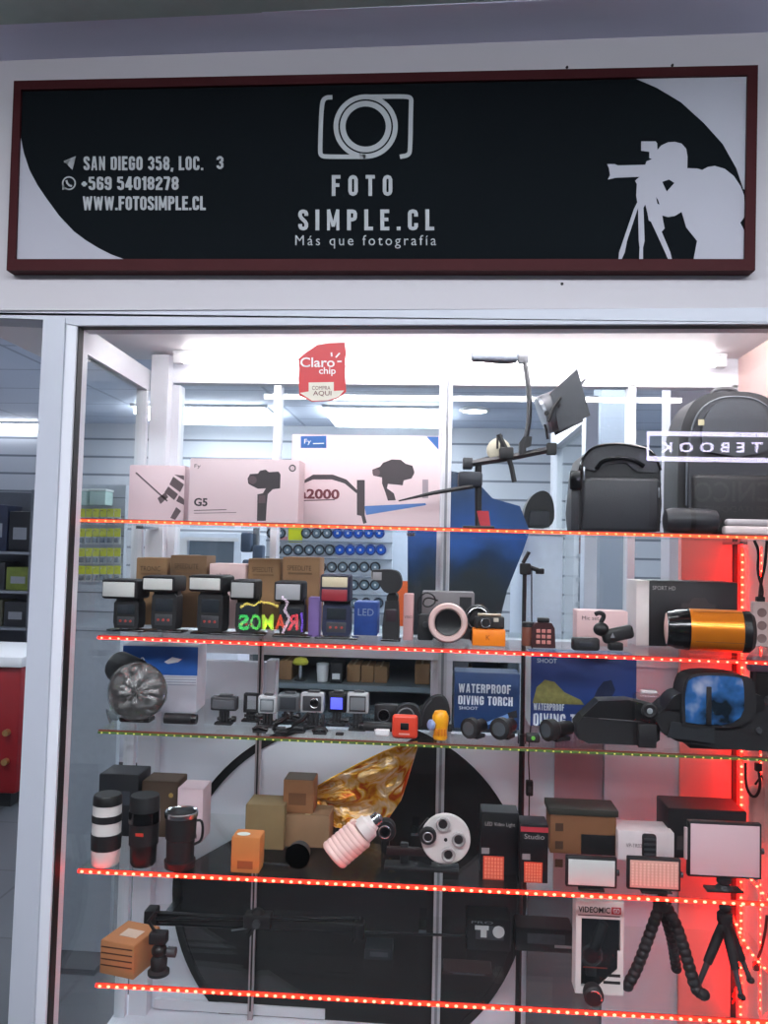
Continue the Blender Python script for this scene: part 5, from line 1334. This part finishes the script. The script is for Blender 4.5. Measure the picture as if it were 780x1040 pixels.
for p_ in (tl(706, 1010, -8), tl(744, 1034, -24), tl(766, 1018, 10)):
    top_ = Vector((0, 0, hz-8)); mid = top_*.35+p_*.65
    l_ = it.part('leg', BLK2, lambda b: b.tube([top_, top_*.7+p_*.3, mid], [4.6, 5.2, 4.4], 14)); it.part('lower_leg', mat('#3c3c40', .4), lambda b: b.tube([mid, p_], [3.0, 2.6], 12), l_); it.part('rubber_foot', BLK, lambda b: b.ell(p_+Vector((0, 0, .3)), 4, 5, 3.2, 8), l_)
it.part('hub', BLK2, lambda b: b.lathe([(-12, 6), (-9, 8), (-2, 8), (0, 6)], (0, 0, hz), (0, 0, 1), 20)); it.part('ball_head', BLK2, lambda b: (b.ell((0, 0, hz+4), 6, 6, 5, 10),))
it = item('round_knob', 'small round black knob with a chrome arc below the microphone box', 'knob', 602, 1.488, S5)
it.part('body', BLK2, lambda b: b.lathe([(0, 9), (4, 10), (12, 10), (14, 8), (14, 0)], (0, 6, 10.2), (0, -1, 0), 28)); it.part('chrome_arc', STEEL, lambda b: b.tube([(7*math.cos(R(a_)), -8.4, 10.2+7*math.sin(R(a_))) for a_ in range(-20, 130, 10)], .8, 6))
# ------------------------------------------------------------------ right-hand corner of the display
def led_rope(label, pts, Y, sub=2):
    p3 = chaikin([P(x, y, Y) for x, y in pts], sub) if len(pts) > 2 else [P(x, y, Y) for x, y in pts]
    it = Item('led_rope', label, 'light strip', p3[0], 0, 'red LED ropes in the right-hand corner')
    o0 = it.root.location.copy()
    b = MB(); b.tube([p-o0 for p in p3], .0022, 6); st = b.build('sleeve', emis('#ff0a04', 42.0), it.root)
    me = led_proto('#ff6a50', 8.0)
    acc = 0.; step = .0165
    for a, c in zip(p3, p3[1:]):
        l = (c-a).length; t = step-acc
        while t < l:
            o = bpy.data.objects.new('led', me); COL.objects.link(o); o.parent = st
            o.location = a+(c-a)*(t/l)-o0+Vector((0, -.0028, 0)); t += step
        acc = (acc+l) % step
led_rope('upright red LED rope in the back corner right of the dark upright', [(753.5, 556), (751.5, 1030)], 1.84)
led_rope('added upright red LED rope reddening the wall beside the power strip', [(773.5, 556), (772, 1030)], 1.745)  # extra rope, added to throw more red onto the wall
led_rope('slanting red LED rope behind the biggest light panel', [(757, 886), (770, 902), (786, 920)], 1.70)
led_rope('curved red LED rope sagging behind the mini tripod', [(744, 930), (752, 950), (765, 972), (786, 992)], 1.69)

it = Item('power_strip', 'pale power strip hanging with cables beside the orange lamp', 'power strip', P(771, 657, 1.70))
it.part('body', mat('#d6c4c2', .5), lambda b: b.box(-8, 10, -4, 4, 0, 46, 2)); 
for i in range(3): it.part('socket', mat('#8f7a78', .5), lambda b: b.lathe([(0, 4.6), (.6, 4.6), (.2, 3.6), (.2, 0)], (1, -4.05, 9+i*13), (0, -1, 0), 18))
for n_, (lab, pts) in enumerate((('black cable hanging from the topmost shelf to the power strip', [(766, 549), (771, 560), (769, 580), (775, 600), (773, 609)]),
        ('second dark cable looping down the red-lit wall beside the power strip', [(779, 549), (777, 575), (773, 590), (771, 609)]),
        ('dark cable hanging below the power strip', [(766, 668), (762, 690), (768, 710), (772, 735)]),
        ('black cable loop hanging on the red-lit wall above the biggest light panel', [(757, 775), (757, 800), (766, 812), (773, 800), (770, 778)]),
        ('thin dark cable running down behind the mini tripod', [(779, 930), (776, 955), (768, 980)]))):
    Yc = 1.705
    it = Item('cable', lab, 'cable', P(*pts[-1], Yc))
    it.part('cord', mat('#241013', .5), lambda b: b.tube([((P(x, y, Yc)-it.root.location)/it.k) for x, y in [tuple(v[:2]) for v in chaikin([(x, y, 0) for x, y in pts])]], 1.5, 8))
    it.part('plug', BLK2, lambda b: b.box(-3, 3, -3, 3, -5, 3, .8))
it = Item('hanging_bag', 'clear bag of pale cables hanging on the red-lit wall', 'bag', P(773, 828, 1.735))
it.part('bag', mat('#d8a8a2', .3, bump=.4, scale=60), lambda b: b.box(-12, 8, -5, 6, -28, 30, 5, 3)); it.part('tie', BLK2, lambda b: b.tube([(-6, 0, 30.5), (0, -1, 40), (4, 0, 30.5)], 1.2, 6))
it = item('black_adapter', 'dark camera accessory with a silver edge at the right end of the third shelf', 'adapter', 777, 1.70, S3)
it.part('body', BLK2, lambda b: b.box(-12, 12, -8, 8, 0, 58, 3)); it.part('clamp', mat('#6e5a70', .4), lambda b: b.box(-18, 10, -9, 6, 58.1, 74, 3)); it.part('knob', GREY, lambda b: b.cyl((0, -8.05, 30), (0, -12, 30), 5, n=18))

# light stand with a cable switch, behind the shelves
p = P(529.5, 800, 1.842)
it = Item('light_stand', 'thin black light stand rising behind the shelves right of the steel upright', 'stand', (p.x, 1.842, .421))
zt = (P(529.5, 566, 1.842).z-.421)/it.k
it.part('pole', BLK2, lambda b: b.cyl((0, 0, 0), (0, 0, zt*.62), 3.0, n=14)); it.part('upper_pole', BLK2, lambda b: b.cyl((0, 0, zt*.62), (0, 0, zt-18), 2.2, n=14))
it.part('collar', BLK, lambda b: b.cyl((0, 0, zt*.61), (0, 0, zt*.63), 4.6, n=16)); it.part('clamp', BLK2, lambda b: b.box(-5, 6, -5, 5, zt-18, zt-6, 1.5)); it.part('clamp_arm', BLK2, lambda b: b.tube([(2, 0, zt-9), (14, -1, zt-13)], 2.4, 8)); it.part('clamp_arm', BLK2, lambda b: b.tube([(-2, 0, zt-6), (4, -1, zt+6)], 2.0, 8)); it.part('wing_knob', BLK, lambda b: b.box(11, 20, -3, 1, zt-17, zt-11, 1.2))
it.part('base', BLK2, lambda b: b.lathe([(0, 9), (2, 9), (3, 4)], n=20))
p = P(538.5, 806, 1.83)
it = Item('cable_switch', 'black inline switch on a thin cable beside the light stand', 'cable', (p.x, 1.848, p.z))
it.part('switch', BLK2, lambda b: b.box(-3.5, 3.5, -4, 3, -4, 11, 1)); it.part('rocker', GREY, lambda b: b.box(-1.6, 1.6, -4.8, -4.05, 0, 6, .4)); it.part('cord', BLK, lambda b: (b.tube(chaikin([(0, 0, 11), (-2, 0, 40), (3, 0, 90), (0, 0, 160), (-1, 0, 225)]), .7, 6), b.tube([(0, 0, -4), (0, 0, -30)], .7, 6)))

# ------------------------------------------------------------------ the shop behind the display
def cab(name, label, cat, x0, x1, yt, Y, d, m, ztop=None):
    """floor-standing body whose front face covers px x0..x1 from row yt to the floor"""
    a, b_ = P(x0, yt, Y), P(x1, yt, Y)
    it = Item(name, label, cat, ((a.x+b_.x)/2, Y, 0))
    it.W = (b_.x-a.x)/2; it.H = P((x0+x1)/2, yt, Y).z
    return it
def mbox(it, name, m_, *dims, bev=0., parent=None):
    return MB().box(*dims, bev).build(name, m_, parent or it.root)
it = cab('red_counter', 'red shop counter with a white top seen through the narrow left window', 'counter', -150, 22, 664, 4.4, .6, None)
RC = mat('#8c1a20', .3, vary=.08)
mbox(it, 'body', RC, -it.W, it.W, 0, .6, .08, it.H-.06, bev=.02); mbox(it, 'plinth', BLK2, -it.W+.03, it.W-.05, .04, .58, 0, .079); mbox(it, 'worktop', WHITE, -it.W-.02, it.W+.02, -.03, .62, it.H-.059, it.H, bev=.01)
for i in range(2):
    z_ = it.H-.42-i*.16
    kk = MB().cyl((it.W-.06, -.001, z_), (it.W-.06, -.03, z_), .018, n=14).build('knob', mat('#c9a26a', .3, metal=.8), it.root)
it = cab('white_cabinet', 'pale shop cabinet with a chrome handle seen through the glass side of the display', 'cabinet', 48, 150, 606, 5.2, .5, None)
mbox(it, 'body', PANELW, -it.W, it.W, 0, .5, .06, it.H, bev=.01); mbox(it, 'plinth', GREY, -it.W+.02, it.W-.02, .03, .48, 0, .059); mbox(it, 'door', SHOPW, -it.W+.02, .0, -.02, -.001, .1, it.H-.04, bev=.004); mbox(it, 'door', SHOPW, .01, it.W-.02, -.02, -.001, .1, it.H-.04, bev=.004)
MB().tube(chaikin([(-.30, -.021, .30), (-.28, -.07, .31), (-.16, -.07, .33), (-.14, -.021, .33)]), .012, 8).build('handle', STEEL, it.root)
# dark goods rack behind the narrow window
it = cab('goods_rack', 'dark goods rack beyond the narrow left window', 'rack', -120, 34, 496, 6.0, .4, None)
mbox(it, 'back_board', mat('#5b6068', .6), -it.W, it.W, .38, .4, 0, it.H)
for z_ in (.80, 1.08, 1.38): mbox(it, 'shelf_board', mat('#8a9098', .5), -it.W, it.W, 0, .379, z_, z_+.02)
for sx_ in (-1, 1): mbox(it, 'side_panel', mat('#6a7078', .5), sx_*it.W-.015, sx_*it.W+.015, 0, .379, 0, it.H)
rx, ry = it.root.location.x, it.root.location.y
for i, (dx, z_, w_, h_, c_, lab) in enumerate(((-.12, 1.421, .15, .26, '#15181f', 'black box on the top board of the goods rack, nearest the post'), (-.32, 1.421, .16, .3, '#1d2740', 'navy box on the top board of the goods rack, farther from the post'), (-.12, 1.181, .16, .15, '#6c7a2c', 'olive box on the middle board of the goods rack, nearest the post'), (-.33, 1.181, .17, .18, '#23252b', 'charcoal box on the middle board of the goods rack'), (-.13, .951, .15, .16, '#2b2d33', 'dark grey box on the lowest board of the goods rack, nearest the post'), (-.33, .951, .16, .17, '#4a4a3a', 'dull olive-grey box on the lowest board of the goods rack'))):
    b_ = Item('goods_box', lab, 'box', (rx+it.W+dx, ry+.05, {1.421: 1.401, 1.181: 1.101, .951: .821}[z_]), 0, 'boxes on the dark goods rack')
    w_, h_ = w_*1.2, h_*1.2
    mbox(b_, 'body', mat(c_, .5, vary=.5, scale=20), -w_/2, w_/2, 0, .22, .001, h_, bev=.006); mbox(b_, 'label_panel', mat('#8d9198', .5), -w_*.3, w_*.3, -.002, -.0005, h_*.3, h_*.6)

# peg stand with yellow-headed blister packs, through the display's glass side
it = cab('peg_stand', 'pale peg stand holding yellow-headed packs beside the display', 'stand', 66, 128, 492, 2.9, .03, None)
mbox(it, 'panel', mat('#aab2bb', .5), -it.W, it.W, 0, .03, .02, it.H); mbox(it, 'foot', GREY, -it.W, it.W, -.12, .15, 0, .019)
b = MB()
for i in range(8): b.box(-it.W, it.W, -.004, -.001, it.H-.05-i*.07, it.H-.046-i*.07)
b.build('slots', mat('#6f767f', .5), it.root)
px0 = it.root.location; proto = None
rows = [(525, 'first'), (545, 'second'), (565, 'third'), (583, 'fourth')]
YL = mat('#d9e021', .4, vary=.1)
for ri, (yy, nm) in enumerate(rows):
    for ci in range(7):
        q_ = P(76+ci*7.2, yy, 2.86)
        lab = 'yellow-headed blister pack in the %s row of the peg stand' % nm
        g_ = 'yellow-headed packs in the %s row of the peg stand' % nm
        if proto is None:
            t_ = Item('blister_pack', lab, 'pack', q_, 0, g_)
            mbox(t_, 'card', mat('#c9ced0', .4), -.011, .011, 0, .004, -.028, .012); mbox(t_, 'header', YL, -.012, .012, -.002, -.0005, .0, .03)
            mbox(t_, 'blister', mat('#7e8890', .2), -.007, .007, -.012, -.0005, -.022, -.004, bev=.002); MB().tube([(0, .03, .02), (0, -.02, .022)], .0016, 6).build('hook', STEEL, t_.root)
            proto = t_.root
        else:
            c_ = proto.copy(); COL.objects.link(c_); c_.location = q_; c_['label'] = lab; c_['group'] = g_
            for ch in list(proto.children):
                d_ = ch.copy(); COL.objects.link(d_); d_.parent = c_
for i, x_ in enumerate((82, 101)):
    q_ = P(x_, 513, 2.84)
    t_ = Item('clear_box', ('pale green clear box on top of the packs, nearer the post', 'pale green clear box on top of the packs, farther from the post')[i], 'box', q_, 0, 'clear boxes on the peg stand')
    mbox(t_, 'body', mat('#b9d6cf', .2), -.03, .03, -.02, .05, 0, .05, bev=.004); mbox(t_, 'lid', mat('#dfe9e6', .3), -.031, .031, -.021, .051, .0505, .058, bev=.002)

# lens-filter board
it = cab('filter_board', 'white slatted board showing rows of round lens filters behind the glass', 'display board', 271, 399, 532, 3.05, .03, None)
FB_Y = 3.05
mbox(it, 'panel', mat('#cfd8e4', .5), -it.W, it.W, 0, .03, .02, it.H); mbox(it, 'foot', GREY, -it.W, it.W, -.1, .14, 0, .019)
b = MB()
for yy in (550, 567, 585, 603, 621):
    z_ = P(335, yy, FB_Y).z; b.box(-it.W, it.W, -.012, -.0005, z_-.004, z_+.002)
b.build('ledge', mat('#8e99a6', .5), it.root)
flat(it.root, [(293, 534), (307, 534), (307, 551), (293, 551)], FB_Y-.004, .002, YL, 'price_tag'); flat(it.root, [(274, 545), (292, 545), (292, 550), (274, 550)], FB_Y-.004, .002, mat('#c98a94', .5), 'price_tag')
BF = mat('#1f5fc4', .15, coat=.5); DF = mat('#20262e', .15, coat=.5); pr = {}
for yy, xs, nm in ((541.5, [276, 285] + [311+i*10.6 for i in range(8)], 'top'), (558.5, [281, 292, 303]+[314+i*10.4 for i in range(8)], 'second'), (576, [315+i*11 for i in range(7)], 'third'), (594, [315+i*11 for i in range(7)], 'fourth'), (612.5, [336+i*12 for i in range(5)], 'bottom')):
    for x_ in xs:
        blue = x_ > 341 and nm in ('top', 'second')
        key = blue
        q_ = P(x_, yy, FB_Y-.012)
        col = 'blue' if blue else 'dark'
        lab = '%s round lens filter in the %s row of the white filter board' % (col, nm); g_ = '%s lens filters in the %s row' % (col, nm)
        if key not in pr:
            t_ = Item('lens_filter', lab, 'lens filter', q_, 0, g_)
            MB().torus((0, 0, 0), (0, 1, 0), .017, .0035, 24, 8).build('rim', DF if not blue else mat('#173a86', .3), t_.root); MB().lathe([(0, 0), (.0005, .016), (.003, .016), (.003, 0)], (0, -.002, 0), (0, 1, 0), 20).build('glass', (BF if blue else mat('#6f828f', .1)), t_.root)
            MB().box(-.004, .004, -.0045, -.0035, -.004, .004).build('mark', WHITE, t_.root)
            pr[key] = t_.root
        else:
            c_ = pr[key].copy(); COL.objects.link(c_); c_.location = q_; c_['label'] = lab; c_['group'] = g_
            for ch in list(pr[key].children):
                d_ = ch.copy(); COL.objects.link(d_); d_.parent = c_
it = cab('orange_stand', 'narrow white stand with an orange lower half behind the filter board', 'stand', 392, 417, 536, 3.2, .1, None)
zo = P(405, 590, 3.2).z
mbox(it, 'upper_panel', mat('#cdd8e6', .5), -it.W, it.W, 0, .08, zo+.001, it.H); mbox(it, 'lower_panel', mat('#e0622a', .5), -it.W, it.W, 0, .08, 0, zo)
# upright board with mottled blue and dark colours
it = Item('blue_board', 'blue and dark mottled board standing behind the middle panes', 'poster', (P(470, 600, 2.3).x, 2.3, 0))
PM = bpy.data.materials.new('blue_board_mottle'); PM.use_nodes = True
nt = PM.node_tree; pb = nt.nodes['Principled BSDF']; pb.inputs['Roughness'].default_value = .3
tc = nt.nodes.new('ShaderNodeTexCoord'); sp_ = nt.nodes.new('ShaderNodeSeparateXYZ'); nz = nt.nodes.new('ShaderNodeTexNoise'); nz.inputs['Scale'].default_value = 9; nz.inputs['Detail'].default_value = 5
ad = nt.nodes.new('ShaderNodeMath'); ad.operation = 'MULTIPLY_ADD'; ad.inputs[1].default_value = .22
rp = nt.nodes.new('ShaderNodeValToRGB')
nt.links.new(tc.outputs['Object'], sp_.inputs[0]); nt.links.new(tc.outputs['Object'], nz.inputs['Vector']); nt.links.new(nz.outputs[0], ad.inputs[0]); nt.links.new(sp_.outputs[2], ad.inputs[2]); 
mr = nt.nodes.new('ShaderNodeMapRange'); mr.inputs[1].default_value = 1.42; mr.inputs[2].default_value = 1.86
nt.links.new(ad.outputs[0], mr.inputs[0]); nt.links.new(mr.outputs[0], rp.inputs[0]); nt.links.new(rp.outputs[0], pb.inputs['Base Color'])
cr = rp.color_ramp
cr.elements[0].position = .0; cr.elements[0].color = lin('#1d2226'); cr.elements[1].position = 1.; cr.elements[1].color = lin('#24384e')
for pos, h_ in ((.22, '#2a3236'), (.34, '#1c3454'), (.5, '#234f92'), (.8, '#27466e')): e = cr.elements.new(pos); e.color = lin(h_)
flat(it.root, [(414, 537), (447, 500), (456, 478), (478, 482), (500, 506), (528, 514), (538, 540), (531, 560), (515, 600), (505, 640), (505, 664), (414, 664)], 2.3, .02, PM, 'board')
zb_ = P(460, 664, 2.3).z
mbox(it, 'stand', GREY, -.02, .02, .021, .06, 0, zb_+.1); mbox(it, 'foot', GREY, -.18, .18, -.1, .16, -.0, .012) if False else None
# white counter with a dark bag on it
it = cab('white_counter', 'white counter behind the third pane with a dark bag on top', 'counter', 531, 572, 537, 2.45, .4, None)
mbox(it, 'body', mat('#ccd6e4', .5), -it.W, it.W, 0, .4, .05, it.H-.02, bev=.004); mbox(it, 'plinth', GREY, -it.W+.01, it.W-.01, .02, .38, 0, .049); mbox(it, 'worktop', WHITE, -it.W-.01, it.W+.01, -.01, .41, it.H-.019, it.H, bev=.003)
t_ = Item('dark_bag', 'dark rounded bag lying on the white counter behind the glass', 'bag', (P(546, 536, 2.55).x, 2.55, it.H+.002))
t_.part('body', NYL, lambda b: b.prism(chaikin2([(-14, 0), (-16, 16), (-8, 34), (6, 40), (15, 28), (15, 0), (-14, 0)])[:-1], -12, 14)); t_.part('pocket', NYL2, lambda b: b.box(-10, 10, -15, -12.05, 2, 18, 2))
# open glazed door leaf, white column and partition
da, db = P(600, 550, 2.65), P(563, 550, 3.45)
d1 = struct(empty('door_1', (da.x, da.y, 0)))
dd = Vector((db.x-da.x, db.y-da.y, 0)); dl = dd.length; dd.normalize(); nn = Vector((-dd.y, dd.x, 0))*.02
zt_ = P(600, 402, 2.65).z
def leaf(u0, u1, z0, z1, name, m_, th=1.):
    a_, c_ = Vector((da.x, da.y, 0))+dd*u0, Vector((da.x, da.y, 0))+dd*u1
    q_ = [Vector((a_.x, a_.y, z0)), Vector((c_.x, c_.y, z0)), Vector((c_.x, c_.y, z1)), Vector((a_.x, a_.y, z1))]
    MB().solid([p-nn*th for p in q_], [p+nn*th for p in q_]).build(name, m_, d1, world=True)
leaf(0, .07, .01, zt_, 'stile', FRAMEW); leaf(dl-.07, dl, .01, zt_, 'stile', FRAMEW); leaf(.0701, dl-.0701, zt_-.08, zt_, 'rail', FRAMEW); leaf(.0701, dl-.0701, .01, .2, 'rail', FRAMEW); leaf(.0701, dl-.0701, .9, .97, 'rail', FRAMEW); leaf(.0701, dl-.0701, .2001, .8999, 'lower_panel', PANELW, .4); leaf(.0701, dl-.0701, .9701, zt_-.0801, 'glass_pane', G_BACK, .15)
a_, c_ = P(609, 550, 3.1), P(637, 550, 3.1)
struct(MB().box(a_.x, c_.x, 3.1, 3.25, 0, 2.55).build('trim_6', mat('#8d96a2', .5, vary=.05)))
a_, c_ = P(680, 550, 2.6), P(800, 550, 2.6)
struct(MB().box(a_.x, c_.x, 2.6, 2.7, 0, 2.55).build('wall_right.002', mat('#c9c2c8', .6, vary=.04)))
# stacked goods seen between the column and the door
it = cab('goods_rack', 'narrow goods rack between the door leaf and the white column', 'rack', 586, 611, 500, 4.0, .3, None)
mbox(it, 'back_board', mat('#8d959f', .6), -it.W, it.W, .28, .3, 0, it.H)
zs = [P(598, y_, 4.0).z for y_ in (563, 587, 612, 638)]
for z_ in zs: mbox(it, 'shelf_board', mat('#b9c0c8', .5), -it.W, it.W, 0, .279, z_-.02, z_)
for sx_ in (-1, 1): mbox(it, 'upright', FRAMEW, sx_*it.W-.012, sx_*it.W+.012, 0, .279, 0, it.H)
for z_, h_, c_, lab in zip(zs, (.085, .075, .078, .075), ('#8b4b4a', '#a9b4c2', '#7d8896', '#5a83b8'), ('dull red box on the top board of the narrow goods rack', 'pale blue-grey box on the second board of the narrow goods rack', 'slate box on the third board of the narrow goods rack', 'blue box on the lowest seen board of the narrow goods rack')):
    b_ = Item('goods_box', lab, 'box', (it.root.location.x, 4.03, z_+.001), 0, 'boxes on the narrow goods rack')
    mbox(b_, 'body', mat(c_, .5, vary=.3, scale=20), -it.W*.68, it.W*.66, 0, .2, 0, h_, bev=.004); mbox(b_, 'label_panel', WHITE, -it.W*.4, it.W*.2, -.002, -.0005, h_*.3, h_*.6)
# glass-fronted dark rack with small cartons, seen below the second shelf
it = cab('carton_rack', 'dark rack of small cartons seen through the pane below the flash shelf', 'rack', 262, 521, 655, 2.5, .4, None)
RK = mat('#4a555a', .5, vary=.2, scale=6)
z1_ = P(390, 697, 2.5).z; z2_ = P(390, 726, 2.5).z
mbox(it, 'back_board', RK, -it.W, it.W, .38, .4, 0, it.H); mbox(it, 'shelf_board', mat('#6e7a80', .4), -it.W, it.W, .0, .379, z1_-.016, z1_); mbox(it, 'shelf_board', mat('#59646a', .4), -it.W, it.W, .0, .379, z2_-.016, z2_); mbox(it, 'top_board', mat('#9aa6ac', .4), -it.W, it.W, .0, .4, it.H+.001, it.H+.02)
for sx_ in (-1, 1): mbox(it, 'side_panel', RK, sx_*it.W-.015, sx_*it.W+.015, 0, .379, 0, it.H)
names = ['first', 'second', 'third', 'fourth', 'fifth', 'sixth']
cartons = [(283, 296, 678), (352, 365.5, 680), (366.5, 379, 680.5), (380, 393, 681), (421, 436, 677), (466, 480, 680)]
labs = ['small brown carton at the far left of the dark rack', 'small brown carton in the rack, first of three in a row', 'small brown carton in the rack, middle of three in a row', 'small brown carton in the rack, last of three in a row', 'small brown carton in the rack beside the steel upright', 'small brown carton in the rack behind the diving torch box']
for (x0_, x1_, yt_), lab in zip(cartons, labs):
    q_ = P((x0_+x1_)/2, 697, 2.55); b_ = Item('small_carton', lab, 'box', (q_.x, 2.55, z1_+.001), 0, 'small cartons in the dark rack')
    w_ = (x1_-x0_)/2*b_.k; h_ = P(0, yt_, 2.55).z-P(0, 697, 2.55).z
    mbox(b_, 'body', BROWN, -w_, w_, 0, .12, 0, h_, bev=.002); mbox(b_, 'tape', mat('#b39a74', .5), -w_*.15, w_*.15, -.001, .12, h_+.0003, h_+.001)
q_ = P(341, 697, 2.52); b_ = Item('black_box', 'small black box with a white label in the dark rack', 'box', (q_.x, 2.52, z1_+.001)); mbox(b_, 'body', BLK2, -.019, .019, 0, .1, 0, .062, bev=.002); mbox(b_, 'label_panel', WHITE, -.012, .012, -.002, -.0005, .012, .03)
q_ = P(326, 697, 2.52); b_ = Item('white_cup', 'small white cup in the dark rack left of the black box', 'cup', (q_.x, 2.55, z1_+.001)); MB().lathe([(0, .016), (.05, .02), (.05, .018), (.004, .014), (.004, 0)], n=24).build('body', WHITE, b_.root); MB().lathe([(.0505, .021), (.056, .02), (.056, 0)], n=24).build('lid', mat('#c8ced2', .4), b_.root)
q_ = P(303, 697, 2.52); b_ = Item('yellow_lamp', 'little stand with a yellow-green cap in the dark rack', 'lamp', (q_.x, 2.55, z1_+.001)); MB().cyl((0, 0, 0), (0, 0, .05), .006, n=12).build('stem', STEEL, b_.root); MB().lathe([(.0505, .022), (.058, .026), (.07, .018), (.074, 0)], n=24).build('cap', mat('#c9c84a', .4), b_.root); MB().cyl((0, 0, 0), (0, 0, .004), .018, n=20).build('base', GREY, b_.root)
# white cupboard with a dark window, behind the flashes
it = cab('window_cupboard', 'white cupboard with a dark window seen above the brown flash cartons', 'cupboard', 179, 246, 541, 3.4, .5, None)
mbox(it, 'body', mat('#d2dbe8', .5), -it.W, it.W, 0, .5, .04, it.H, bev=.006); mbox(it, 'plinth', GREY, -it.W+.02, it.W-.02, .03, .48, 0, .039)
fw = [rel2 for rel2 in (P(193, 549, 3.4), P(238, 549, 3.4), P(193, 575, 3.4))]
lx = it.root.location.x
mbox(it, 'dark_window', mat('#5d6a76', .15), fw[0].x-lx, fw[1].x-lx, -.006, -.001, fw[2].z, fw[0].z); mbox(it, 'window_frame', WHITE, fw[0].x-lx-.02, fw[1].x-lx+.02, -.01, -.0065, fw[0].z, fw[0].z+.015); mbox(it, 'side_sheet', WHITE, -it.W+.005, -it.W+.05, -.004, -.001, fw[2].z, fw[0].z+.01)
it = cab('dark_clutter_stand', 'slim stand hung with dark pouches left of the filter board', 'stand', 249, 268, 536, 3.24, .05, None)
mbox(it, 'pole', STEEL, -.012, .012, .03, .05, 0, it.H); mbox(it, 'foot', GREY, -.07, .07, -.08, .08, 0, .012)
for x_, z_ in ((-.03, -.1), (.02, -.15), (-.02, -.21)): MB().box(x_-.022, x_+.022, -.02, .028, it.H+z_, it.H+z_+.08, .008).build('pouch', mat('#3c4a5e', .6, vary=.4, scale=30), it.root)

# ------------------------------------------------------------------ lit signs across the corridor, mirrored by the window
V = 2*YG+2.585; YS = -2.585
def mirror_pt(px, py): p = P(px, py, V); return Vector((p.x, YS, p.z))
def rtext(body, par, x0, x1, yb, yt, m_, name='lettering', bold=0., space=1.):
    """lettering on the far wall, facing the shop; its mirror image fills the pixel box"""
    I = wmat(par).inverted(); a, b_, c = I @ mirror_pt(x1, yb), I @ mirror_pt(x0, yb), I @ mirror_pt(x1, yt)
    return lettering(body, par, a, b_-a, c-a, m_, name, bold, space, .004)
def rbox(par, x0, x1, y0, y1, ya, yb_, name, m_):
    a, c = mirror_pt(x0, y1), mirror_pt(x1, y0)
    MB().box(a.x, c.x, ya, yb_, a.z, c.z).build(name, m_, par, world=True)
LW = emis('#e4dcff', 22)
t_ = Item('led_sign', 'white-lit LED sign reading NOTEBOOK on the wall across the corridor', 'sign', mirror_pt(742, 468))
rbox(t_.root, 657, 826, 440, 468, YS-.014, YS-.004, 'panel', mat('#10101c', .6))
for q_ in ((657, 826, 440, 442.2), (657, 826, 465.8, 468), (657, 659.5, 440, 468), (823.5, 826, 440, 468)): rbox(t_.root, *q_, YS-.003, YS+.003, 'light_frame', LW)
rtext('NOTEBOOK', t_.root, 671, 815, 459.5, 449, LW, bold=.02, space=1.7)
t_ = Item('banner', 'dim red-brown service banner on the wall across the corridor', 'sign', mirror_pt(760, 535))
rbox(t_.root, 660, 860, 484, 535, YS-.014, YS-.004, 'sheet', mat('#2a0c10', .7))
rtext('TECNICO', t_.root, 704, 815, 510, 489, mat('#a89c98', .6), bold=.01); rtext('COMPUTADORES PC', t_.root, 700, 800, 520, 514, mat('#a89c98', .6))
for zz, lab in ((0, 'coloured neon lettering sign on the wall across the corridor'),):
    t_ = Item('neon_sign', lab, 'sign', mirror_pt(270, 646+zz))
    rbox(t_.root, 234, 312, 606+zz, 646+zz, YS-.014, YS-.008, 'backing', mat('#131318', .6))
    f_ = 1. if zz == 0 else .45
    for ch, x0_, x1_, col in (('S', 242, 253, '#4dff7a'), ('O', 254, 265, '#6dff6a'), ('M', 266, 278, '#d8ff5a'), ('A', 279, 290, '#ff5a3a'), ('R', 291, 303, '#ff4a5a')):
        rtext(ch, t_.root, x0_, x1_, 640+zz, 624+zz, emis(col, 11*f_), bold=.03)
    def rtube(pts, r, m_, name): 
        MB().tube([mirror_pt(x, y+zz)+Vector((0, .004, 0)) for x, y in pts], r, 6).build(name, m_, t_.root, world=True)
    rtube([(244, 617), (250, 613), (258, 615), (264, 611), (276, 613), (282, 616)], .008, emis('#ffe86a', 11*f_), 'yellow_swirl')
    rtube([(286, 606), (292, 612), (289, 620), (294, 628), (290, 636), (287, 643)], .010, emis('#ffe6ff', 9*f_), 'white_figure')
    rtube([(306, 622), (307, 634), (306, 642)], .007, emis('#8a5aff', 11*f_), 'violet_bar')
